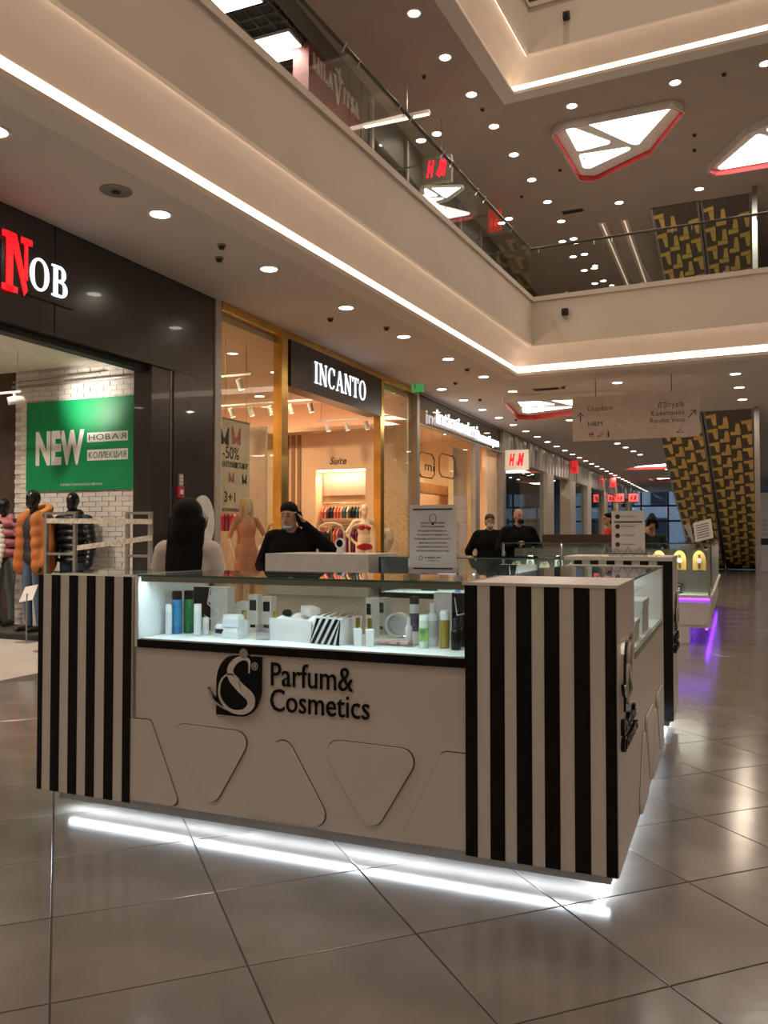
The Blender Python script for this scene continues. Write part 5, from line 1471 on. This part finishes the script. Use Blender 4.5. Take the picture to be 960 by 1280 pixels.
# leaning framed price list on the corner
a = aty(882, 688, 12.0)
t = thing('price_list_stand', 'open book shaped price list stand on the jewellery counter corner', 'stand', (-.5, 12.25, JT + .004), R(-15))
def sheet(P, th=.012):
    n_ = (Vector(P[1]) - Vector(P[0])).cross(Vector(P[3]) - Vector(P[0])).normalized() * th
    return MB().add([Vector(p) for p in P] + [Vector(p) + n_ for p in P], [(0, 1, 2, 3), (7, 6, 5, 4), (0, 4, 5, 1), (1, 5, 6, 2), (2, 6, 7, 3), (3, 7, 4, 0)])
pg = sheet([(.02, -.02, .0), (.26, -.02, .06), (.20, .08, .32), (-.04, .08, .26)]).build('page', PAPER, t)
for k in range(6): sheet([(.045 - .008 * k + .0, -.028 + .014 * k, .05 + .034 * k), (.215 - .008 * k, -.028 + .014 * k, .0925 + .034 * k), (.213 - .008 * k, -.025 + .014 * k, .1 + .034 * k), (.043 - .008 * k, -.025 + .014 * k, .0575 + .034 * k)], .002).build('printed_line', TXT, pg)
sheet([(-.02, .0, 0), (-.0, -.03, .0), (-.08, .06, .27), (-.16, .07, .24)]).build('page', mat('page back grey', (.35, .33, .31), .5), t)
MB().box(-.1, .26, -.06, .1, 0, .006).build('foot', glass('acrylic', (.86, .86, .9)), t)
t = thing('brown_counter', 'dark brown topped counter behind the jewellery cases', 'counter', (-2.75, 13.0, 0))
MB().box(0, 1.25, 0, .5, 0, 1.22).build('body', CASE, t)
MB().box(-.02, 1.27, -.03, .53, 1.22, 1.40).build('top', mat('dark brown wood', (.09, .045, .03), .35), t)
# table mirror on the rear counter
p = aty(425, 690, 6.35)
t = thing('table_mirror', 'small white round table mirror on the rear counter', 'mirror', (p.x, 6.35, 1.2405))
MB().prism([(-.028, 0), (.028, 0), (.018, .05), (-.018, .05)], 'y', -.02, .02).build('foot', WP, t)
mb = MB()
for q in ring(0, .085, .045, .045, .014, .014): mb.prism(q, 'y', -.012, .012)
mb.build('rim', WP, t)
MB().prism([(.032 * math.cos(R(a)), .085 + .032 * math.sin(R(a))) for a in range(0, 360, 20)], 'y', -.004, .004).build('mirror_glass', BLACK, t)
for x, lb in ((-2.2, 'half black gift bag in the lit rear showcase beside dark side board'), (-1.55, 'half black gift bag in the rear showcase beside striped end')):
    t = thing('gift_bag', lb, 'gift bag', (x, 6.35, .9465))
    MB().box(-.14, .14, 0, .07, 0, .22).build('body', PAPER, t)
    MB().box(-.14, .0, -.002, 0, 0, .22).build('black_half', BLACK, t)
    MB().tube([(-.06, -.005, .21), (-.05, -.02, .12), (-.01, -.02, .12), (.0, -.005, .21)], .003).build('cord_handle', WP, t)
for k in range(7):
    x = -2.0 + k * .13 if k < 3 else -1.38 + (k - 3) * .07
    t = thing('cosmetic_bottle', '%s bottle in the rear showcase' % ('white capped' if k % 2 else 'dark blue'), 'bottle', (x, 6.25, .9465), 0, '%s bottles in the rear showcase' % ('white capped' if k % 2 else 'dark blue'))
    MB().lathe([(.022, 0), (.022, .11), (.01, .125)], n=12).build('body', WP if k % 2 else BLUEB, t)
    MB().lathe([(.011, .125), (.011, .15)], n=10).build('cap', WP if k % 2 else BLACK, t)

# ================================================================ PEOPLE AND MANNEQUINS
SKIN = mat('skin', (.50, .29, .20), .55, noise=(20, .08))
HAIRK = mat('black hair', (.006, .004, .004), .6, spec=.15, bump=(30, .6, (6, 6, .5)))
HAIRB = mat('dark brown hair', (.03, .018, .012), .5, bump=(30, .5))
LIP = mat('lip colour', (.35, .12, .10), .5)
EYE = mat('eye dark', (.02, .015, .012), .3)
MASKB = mat('blue face mask', (.38, .48, .56), .7)
COATK = mat('black coat cloth', (.006, .006, .007), .85, spec=.12, bump=(18, .5))
JEANS = mat('blue denim', (.06, .10, .17), .8, bump=(40, .3))
SHOE = mat('black shoe', (.012, .012, .012), .4)
TEE = mat('white t shirt', (.70, .62, .58), .8, bump=(12, .5))
def mirror(P): return [((-a[0], a[1], a[2])) for a in P]
def head_prims(c, tilt=(0, 0), k=1., skin=0, eye=1, lip=2, face=True, ears=True):
    """c: head centre; tilt: (forward, sideways) lean of the face in radians; face looks to -Y"""
    f, s = tilt
    M = Matrix.Rotation(s, 3, 'Z') @ Matrix.Rotation(f, 3, 'X')
    W_ = lambda x, y, z: tuple(Vector(c) + M @ Vector((x * k, y * k, z * k)))
    r = lambda *a: tuple(q * k for q in a)
    P = [('e', W_(0, .008, .02), r(.077, .096, .105), skin), ('e', W_(0, -.022, -.055), r(.058, .068, .065), skin), ('c', W_(0, -.05, -.095), .022 * k, W_(0, -.06, -.09), .022 * k, skin)]
    if face:
        P += [('c', W_(0, -.088, .015), .010 * k, W_(0, -.106, -.022), .014 * k, skin), ('c', W_(-.025, -.080, .038), .012 * k, W_(.025, -.080, .038), .012 * k, skin)]
        P += [('p', W_(sx * .031, -.088, .012), r(.016, .03, .008), eye) for sx in (-1, 1)] + [('p', W_(sx * .031, -.088, .036), r(.020, .02, .005), eye) for sx in (-1, 1)]
        P += [('p', W_(0, -.088, -.055), r(.026, .03, .009), lip)]
    if ears: P += [('e', W_(sx * .080, .012, -.005), r(.012, .02, .032), skin) for sx in (-1, 1)]
    return P
def hand_prims(w, d, up, mi, k=1., curl=.5, side=1):
    """w wrist, d pointing direction, up back-of-hand normal; palm, four unequal bent fingers and a thumb"""
    w, d, up = Vector(w), Vector(d).normalized(), Vector(up).normalized()
    s = d.cross(up).normalized() * side
    T = lambda v: tuple(v)
    P = []
    for j, (o, L_) in enumerate(((-.030, .070), (-.010, .082), (.010, .077), (.029, .060))):
        a = w + d * .012 * k + s * o * .7 * k
        b = w + d * .085 * k + s * o * k
        P.append(('c', T(a), .015 * k, T(b), .013 * k, mi))
        m = b + (d * math.cos(curl) - up * math.sin(curl)) * L_ * .5 * k
        e = m + (d * math.cos(curl * 2.2) - up * math.sin(curl * 2.2)) * L_ * .5 * k
        P += [('c', T(b), .0105 * k, T(m), .0095 * k, mi), ('c', T(m), .0095 * k, T(e), .008 * k, mi)]
    b = w + d * .03 * k - s * .032 * k
    m = b + (d * .6 - s * .7 - up * .3).normalized() * .038 * k
    P += [('c', T(b), .015 * k, T(m), .012 * k, mi), ('c', T(m), .011 * k, T(m + (d * .9 - s * .2 - up * .4).normalized() * .03 * k), .009 * k, mi)]
    return P
def figure(h_=1.75, top=3, bottom=4, shoe=5, skin=0, bulk=1., arms=None, hem=.86, headc=None, tilt=(0, 0), face=True, sleeve=True, stance=.1, lean=0., coll=True, curl=.5, legskin=False, ears=True, fem=False):
    k = h_ / 1.75
    q = lambda *a: tuple(v * k for v in a)
    sh = .16 if fem else .185
    P = head_prims(q(*(headc or (0, -.02 - lean, 1.625))), tilt, k, skin, face=face, ears=ears)
    P += [('c', q(0, .012 - lean * .6, 1.40), .058 * k, q(0, -.005 - lean, 1.55), .052 * k, skin)]
    b = bulk
    P += [('e', q(0, -lean * .4, 1.26), q(.185 * b * (.86 if fem else 1), .118 * b, .20), top), ('c', q(-sh, .01 - lean * .5, 1.405), .062 * k * b, q(sh, .01 - lean * .5, 1.405), .062 * k * b, top),
          ('e', q(0, 0, 1.06), q(.155 * b, .11 * b, .17), top), ('e', q(0, .01, .93), q(.172 * b, .122 * b, .12), top if hem < .9 else bottom)]
    if hem < .86: P += [('c', q(-.07, 0, .95), .115 * k * b, q(-.08, 0, hem + .1), .115 * k * b, top), ('c', q(.07, 0, .95), .115 * k * b, q(.08, 0, hem + .1), .115 * k * b, top)]
    if coll: P += [('c', q(-.05, .02 - lean * .7, 1.455), .055 * k, q(.05, .02 - lean * .7, 1.455), .055 * k, top)]
    for sx in (-1, 1):
        P += [('c', q(sx * .088, .005, .90), .090 * k, q(sx * stance, -.012, .50), .060 * k, bottom), ('c', q(sx * stance, -.012, .50), .058 * k, q(sx * stance, .02, .10), .043 * k, skin if legskin else bottom),
              ('c', q(sx * stance, .03, .048), .042 * k, q(sx * (stance + .012), -.15, .036), .032 * k, shoe)]
        el, wr, hd, up = (arms or {}).get(sx, ((sx * .27, .03, 1.12), (sx * .28, -.05, .87), (0, -.15, -1), (sx, 0, 0)))
        s0 = (sx * (sh + .02), .01 - lean * .5, 1.40)
        am = top if sleeve else skin
        P += [('c', q(*s0), .060 * k * (b if sleeve else .9), q(*el), .047 * k * (b if sleeve else .85), top if sleeve or True else skin), ('c', q(*el), .045 * k * (b if sleeve else .82), q(*wr), .034 * k * (b if sleeve else .8), am)]
        if hd: P += hand_prims(q(*wr), hd, up, skin, k, curl, sx)
    return P
def hair(c, tilt, k, extra=()):
    M = Matrix.Rotation(tilt[1], 3, 'Z') @ Matrix.Rotation(tilt[0], 3, 'X')
    H = [((0, .02, .058), (.087, .098, .082)), ((0, .05, .0), (.087, .075, .105))] + list(extra)
    return [('e', tuple(Vector(c) * k + M @ (Vector(p) * k)), tuple(q * k for q in r), 0) for p, r in H]
def std(top, bottom=JEANS, skin=SKIN, shoe=SHOE): return [skin, EYE, LIP, top, bottom, shoe]

# --- woman with long hair inside the island, back to us
p = aty(236, 623, 4.30)
t = thing('person', 'person with long straight black hair and white t-shirt behind the perfume counter', 'person', (p.x, 4.30, 0), R(180 + 14))
fuse('body', figure(p.z * 1.005, fem=True, sleeve=False, coll=False, arms={-1: ((-.25, -.02, 1.13), (-.20, -.22, 1.0), (.2, -1, -.1), (0, 0, 1)), 1: ((.27, -.02, 1.13), (.22, -.22, 1.0), (-.2, -1, -.1), (0, 0, 1))}), std(TEE), t, .013)
k = p.z / 1.75
hp = [('e', (0, .012 * k, 1.645 * k), (.098 * k, .112 * k, .115 * k), 0), ('e', (0, .05 * k, 1.53 * k), (.105 * k, .085 * k, .15 * k), 0)]
for j in range(9):
    x = -.098 + j * .0245
    hp += [('c', (x * k, (.055 - abs(x) * .25) * k, 1.60 * k), .034 * k, (x * 1.0 * k, (.115 - abs(x) * .3) * k, (1.30 + .02 * math.sin(j * 2.3)) * k), .032 * k, 0),
           ('c', (x * 1.0 * k, (.115 - abs(x) * .3) * k, 1.30 * k), .032 * k, (x * .8 * k, .120 * k, (1.06 + .03 * math.sin(j * 1.7)) * k), .016 * k, 0)]
fuse('long_hair', hp, [HAIRK], t, .011)

# --- man on the phone behind the rear counter
p = aty(366, 632, 7.05)
t = thing('person', 'person in black jacket holding a phone to the ear, mask under chin', 'person', (p.x, 7.05, 0), R(14))
h_ = p.z * 1.02
k = h_ / 1.75
fuse('body', figure(h_, bulk=1.3, lean=.05, headc=(-.02, -.075, 1.615), tilt=(.22, -.15), arms={-1: ((-.32, -.02, 1.13), (-.20, -.24, .98), (.6, -.8, -.2), (0, 0, 1)), 1: ((.43, -.06, 1.27), (.135, -.06, 1.53), (-.45, -.1, .75), (.6, .4, .2))}), std(COATK), t, .012)
hc = Vector((-.02 * k, -.075 * k, 1.615 * k))
MH = Matrix.Rotation(-.15, 3, 'Z') @ Matrix.Rotation(.22, 3, 'X')
HW = lambda *a: tuple(hc + MH @ (Vector(a) * k))
fuse('short_hair', hair((-.02, -.075, 1.615), (.22, -.15), k), [HAIRK], t, .010)
fuse('chin_mask', [('e', HW(0, -.058, -.108), (.052 * k, .045 * k, .022 * k), 0)] + [('c', HW(sx * .04, -.05, -.1), .014 * k, HW(sx * .078, .0, -.05), .008 * k, 0) for sx in (-1, 1)], [MASKB], t, .008)
ph = MB().box(-.012, .0, -.035, .035, -.07, .07).build('mobile_phone', BLACK, None, t.matrix_basis @ (hc + Vector((.118, -.012, -.035)) * k), (R(20), 0, R(-28)))
tag(ph, 'black mobile phone held to the ear of the person in black jacket', 'phone')

# --- two men by the pale shop
p = aty(612, 643, 13.6)
t = thing('person', 'person in long black coat and jeans standing with arms behind back', 'person', (p.x, 13.6, 0), R(22))
h_ = p.z
k = h_ / 1.75
fuse('body', figure(h_, bulk=1.42, hem=.74, tilt=(.12, 0), arms={-1: ((-.36, .05, 1.12), (-.27, .06, .88), (.8, .5, -.5), (0, -1, 0)), 1: ((.36, .05, 1.12), (.27, .06, .88), (-.8, .5, -.5), (0, -1, 0))}), std(COATK), t, .014)
fuse('short_hair', hair((0, -.02, 1.625), (.12, 0), k), [HAIRB], t, .012)
fuse('face_mask', [('e', (0, -.085 * k, 1.555 * k), (.058 * k, .045 * k, .045 * k), 0)], [MASKB], t, .010)
p = aty(648, 636, 13.2)
t = thing('person', 'bald person in black jacket and black mask with one hand on chest', 'person', (p.x, 13.2, 0), R(30))
h_ = p.z
k = h_ / 1.75
fuse('body', figure(h_, bulk=1.36, hem=.80, tilt=(.05, .2), arms={-1: ((-.33, -.02, 1.12), (-.10, -.24, 1.20), (.9, -.1, .25), (0, -1, .2)), 1: ((.34, .0, 1.12), (.22, -.24, 1.08), (-.8, -.4, .1), (0, 0, 1))}), std(COATK, mat('black trousers', (.012, .012, .015), .8)), t, .013)
fuse('face_mask', [('e', (.015 * k, -.085 * k, 1.56 * k), (.06 * k, .045 * k, .05 * k), 0)], [BLACKM], t, .010)
# --- far people
p = aty(838, 645, 13.7)
t = thing('person', 'person in black top with tied black hair behind jewellery counter', 'person', (min(p.x, -1.2), 13.7, 0), R(15))
h_ = p.z
k = h_ / 1.75
fuse('body', figure(h_, fem=True, bulk=.98, coll=False, lean=.06, tilt=(.3, -.2), arms={-1: ((-.26, -.12, 1.15), (-.13, -.17, 1.46), (.4, .1, .9), (-.5, -1, 0)), 1: ((.27, -.06, 1.13), (.14, -.26, 1.02), (-.6, -.7, 0), (0, 0, 1))}), std(mat('black top', (.012, .012, .013), .8)), t, .013)
fuse('tied_hair', hair((0, -.08, 1.625), (.3, -.2), k, [((0, -.03, .06), (.088, .075, .06)), ((0, .07, .12), (.05, .05, .045)), ((.07, -.02, .0), (.03, .06, .09)), ((-.07, -.02, .0), (.03, .06, .09))]), [HAIRK], t, .011)
p = aty(761, 641, 17.2)
t = thing('person', 'person in red and white jersey walking past the brown counter', 'person', (p.x, 17.2, 0), R(-60))
h_ = p.z
k = h_ / 1.75
REDJ = mat('red white jersey', (.45, .03, .035), .8, noise=(9, .9))
fuse('body', figure(h_, bulk=1.08, coll=False, sleeve=False), std(REDJ, mat('black trousers', (.012, .012, .015), .8)), t, .014)
fuse('short_hair', hair((0, -.02, 1.625), (0, 0), k), [HAIRK], t, .012)

# --- mannequins of the jacket shop
MK = mat('black mannequin gloss', (.010, .010, .011), .22)
pod = thing('display_podium', 'low dark podium under the jacket mannequins', 'podium', (-10.0, 8.35, 0))
MB().box(0, 2.9, 0, .95, 0, .06).build('deck', BLACKM, pod)
MB().box(.04, 2.86, .04, .91, .06, .075).build('top_board', mat('podium grey', (.06, .055, .05), .5), pod)
PZ = .0755
def mann(px, ytop, Y, label, rz, jacket, trousers, **kw):
    p = aty(px, ytop, Y)
    t = thing('clothed_mannequin', label, 'mannequin', (p.x, Y, PZ), rz)
    h_ = p.z - PZ
    kw['arms'] = {sx: ((sx * .245, .02, 1.10), (sx * .25, -.06, .86), (0, -.15, -1), (sx, 0, 0)) for sx in (-1, 1)}
    fuse('body', figure(h_, skin=0, face=False, ears=False, coll=False, **kw), [MK, MK, MK, jacket, trousers, SHOE], t, .014)
    return t, h_ / 1.75
def puffer(t, k, m, z0, z1, rows, w=.195, d=.155, open_=0., sleeves=True, name='puffer_jacket'):
    P = []
    for j in range(rows):
        z = z0 + (z1 - z0) * (j + .5) / rows
        ww = w * (1 - .18 * max(0, (z - 1.3) / .2))
        P.append(('e', (0, 0, z * k), (ww * k, d * k, (z1 - z0) / rows * .66 * k), 0))
    if sleeves:
        for sx in (-1, 1):
            for j in range(9):
                f = j / 8
                a = Vector((sx * .195, .01, 1.37)).lerp(Vector((sx * .245, .02, 1.10)), min(1, f * 2)) if f < .5 else Vector((sx * .245, .02, 1.10)).lerp(Vector((sx * .25, -.06, .84)), f * 2 - 1)
                P.append(('e', tuple(a * k), ((.078 - .02 * f) * k, (.08 - .018 * f) * k, .05 * k), 0))
    P.append(('c', (-.06 * k, .03 * k, 1.47 * k), .065 * k, (.06 * k, .03 * k, 1.47 * k), .065 * k, 0))
    return fuse(name, P, [m], t, .013, smooth=2)
INN = mat('black under layer', (.012, .012, .014), .7)
t, k = mann(7, 622, 9.05, 'black headed mannequin in pink puffer jacket and grey jeans', R(8), INN, mat('grey denim', (.17, .21, .23), .8))
puffer(t, k, mat('pink padded nylon', (.50, .17, .19), .45, noise=(5, .1)), .93, 1.46, 4)
t, k = mann(-20, 622, 8.6, 'mannequin in white padded jacket at the edge of the shop opening', R(10), INN, mat('grey denim', (.17, .21, .23), .8))
puffer(t, k, mat('white padded nylon', (.75, .72, .69), .5), .80, 1.46, 6)
t, k = mann(43, 612, 8.62, 'black headed mannequin in open orange hooded parka and blue jeans', R(-8), INN, JEANS)
OR = mat('orange parka cloth', (.38, .11, .015), .7, noise=(6, .15), bump=(14, .6))
P = []
for sx in (-1, 1):
    for z in (1.36, 1.22, 1.08, .94, .82): P.append(('e', (sx * (.125 + (1.36 - z) * .09) * k, (.02 - .02 * (1.36 - z)) * k, z * k), (.105 * k, .165 * k, .14 * k), 0))
    P += [('c', (sx * .19 * k, .01, 1.37 * k), .078 * k, (sx * .265 * k, .03 * k, 1.08 * k), .070 * k, 0), ('c', (sx * .265 * k, .03 * k, 1.08 * k), .068 * k, (sx * .26 * k, -.05 * k, .83 * k), .056 * k, 0)]
P += [('e', (0, .13 * k, z * k), (.18 * k, .05 * k, .14 * k), 0) for z in (1.3, 1.1, .9)]
fuse('open_parka', P, [OR], t, .014, smooth=25)
P = [('c', ((.15 * math.cos(R(a))) * k, (.05 + .13 * math.sin(R(a))) * k, (1.47 + .06 * math.sin(R(a))) * k), .052 * k, ((.15 * math.cos(R(a + 20))) * k, (.05 + .13 * math.sin(R(a + 20))) * k, (1.47 + .06 * math.sin(R(a + 20))) * k), .052 * k, 0) for a in range(-20, 200, 20)]
fuse('parka_hood', P, [mat('orange hood lining', (.62, .22, .04), .8, bump=(40, .8))], t, .014, smooth=2)
t, k = mann(92, 615, 9.0, 'black headed mannequin in black quilted puffer jacket', R(12), INN, JEANS)
puffer(t, k, mat('black padded nylon', (.012, .012, .015), .35), .84, 1.46, 7)
t = thing('price_card', 'small slanted white price card on floor stand by the striped counter end', 'card', (aty(41, 742, 8.3).x, 8.2, 0))
zc = aty(41, 742, 8.2).z
MB().bar((0, 0, 0), (0, 0, zc), .008).build('stem', GREYM, t)
MB().box(-.1, .1, -.1, .1, 0, .01).build('foot', GREYM, t)
MB().add([(-.14, 0, zc - .12), (.10, 0, zc - .08), (.16, .03, zc + .12), (-.06, .03, zc + .08), (-.14, .01, zc - .12), (.10, .01, zc - .08), (.16, .04, zc + .12), (-.06, .04, zc + .08)], [(0, 1, 2, 3), (7, 6, 5, 4), (0, 4, 5, 1), (1, 5, 6, 2), (2, 6, 7, 3), (3, 7, 4, 0)]).build('card', PAPER, t)

# --- mannequins of the lingerie shop
MC = mat('cream mannequin', (.80, .66, .54), .4)
def plinth(x, y, z): 
    t = thing('display_plinth', 'low beige plinth under the %s mannequin' % ('satin dress' if y < 13 else 'red bikini'), 'plinth', (x, y, 0))
    MB().box(-.32, .32, -.32, .32, 0, z - .02).build('block', PEACH, t)
    MB().box(-.34, .34, -.34, .34, z - .02, z).build('top', PAPER, t)
p = atx(308, 622, -7.0)
plinth(-7.0, p.y, .2)
t = thing('dressed_mannequin', 'mannequin with blonde bob wig and peach satin dress behind window glass', 'mannequin', (-7.0, p.y, .2005), R(60))
h_ = p.z - .2
k = h_ / 1.75
SATIN = mat('peach satin', (.62, .30, .20), .3, bump=(9, .8))
fuse('body', figure(h_, skin=0, fem=True, face=False, ears=False, sleeve=False, coll=False, hem=.55, arms={1: ((.30, -.06, 1.15), (.15, -.16, 1.0), (-.5, -.8, -.1), (0, 0, 1)), -1: ((-.28, .02, 1.13), (-.26, -.08, .9), (0, -.2, -1), (-1, 0, 0))}), [MC, MC, MC, SATIN, SATIN, MC], t, .014)
fuse('blonde_wig', [('e', (0, .01 * k, 1.66 * k), (.098 * k, .112 * k, .10 * k), 0), ('e', (0, .045 * k, 1.57 * k), (.10 * k, .075 * k, .13 * k), 0)] + [('c', (sx * .085 * k, .0, 1.63 * k), .03 * k, (sx * .10 * k, -.01 * k, 1.44 * k), .026 * k, 0) for sx in (-1, 1)], [mat('blonde wig', (.72, .58, .36), .45, bump=(30, .6, (5, 5, .5)))], t, .012)
p = atx(455, 630, -7.1)
plinth(-7.1, p.y, .2)
t = thing('bikini_mannequin', 'bald cream mannequin in red bikini with hand on hip', 'mannequin', (-7.1, p.y, .2005), R(40))
h_ = p.z - .2
k = h_ / 1.75
BIK = CL['red']
pr = figure(h_, top=0, bottom=0, shoe=0, skin=0, fem=True, face=False, ears=False, sleeve=False, coll=False, bulk=.88, arms={-1: ((-.36, .05, 1.16), (-.19, -.02, .98), (.5, -.6, -.3), (-1, 0, .3)), 1: ((.25, .03, 1.12), (.24, -.04, .88), (0, -.2, -1), (1, 0, 0))})
pr += [('e', (sx * .068 * k, -.085 * k, 1.29 * k), (.062 * k, .055 * k, .062 * k), 3) for sx in (-1, 1)] + [('p', (0, 0, 1.275 * k), (.3, .3, .022), 3), ('p', (0, 0, .90 * k), (.165 * k, .3, .075 * k), 3)]
fuse('body', pr, [MC, MC, MC, BIK], t, .013)
p = atx(480, 700, -6.95)
t = thing('bust_form', 'white draped bust form in the right shop window', 'mannequin', (-6.95, p.y, 0), R(30))
zt = atx(478, 655, -6.95).z
MB().bar((0, 0, .02), (0, 0, zt - .6), .018).build('pole', GOLD, t)
MB().lathe([(.2, 0), (.19, .02), (.03, .04)], n=18).build('base', GOLD, t)
fuse('torso', [('e', (0, 0, zt - .45), (.16, .11, .20), 0), ('e', (0, 0, zt - .22), (.17, .11, .14), 0), ('c', (-.14, 0, zt - .14), .05, (.14, 0, zt - .14), .05, 0), ('c', (0, 0, zt - .12), .05, (0, 0, zt), .05, 0), ('e', (.12, -.08, zt - .3), (.09, .05, .2), 0)], [mat('white drape', (.7, .62, .52), .7, bump=(8, .8))], t, .013)
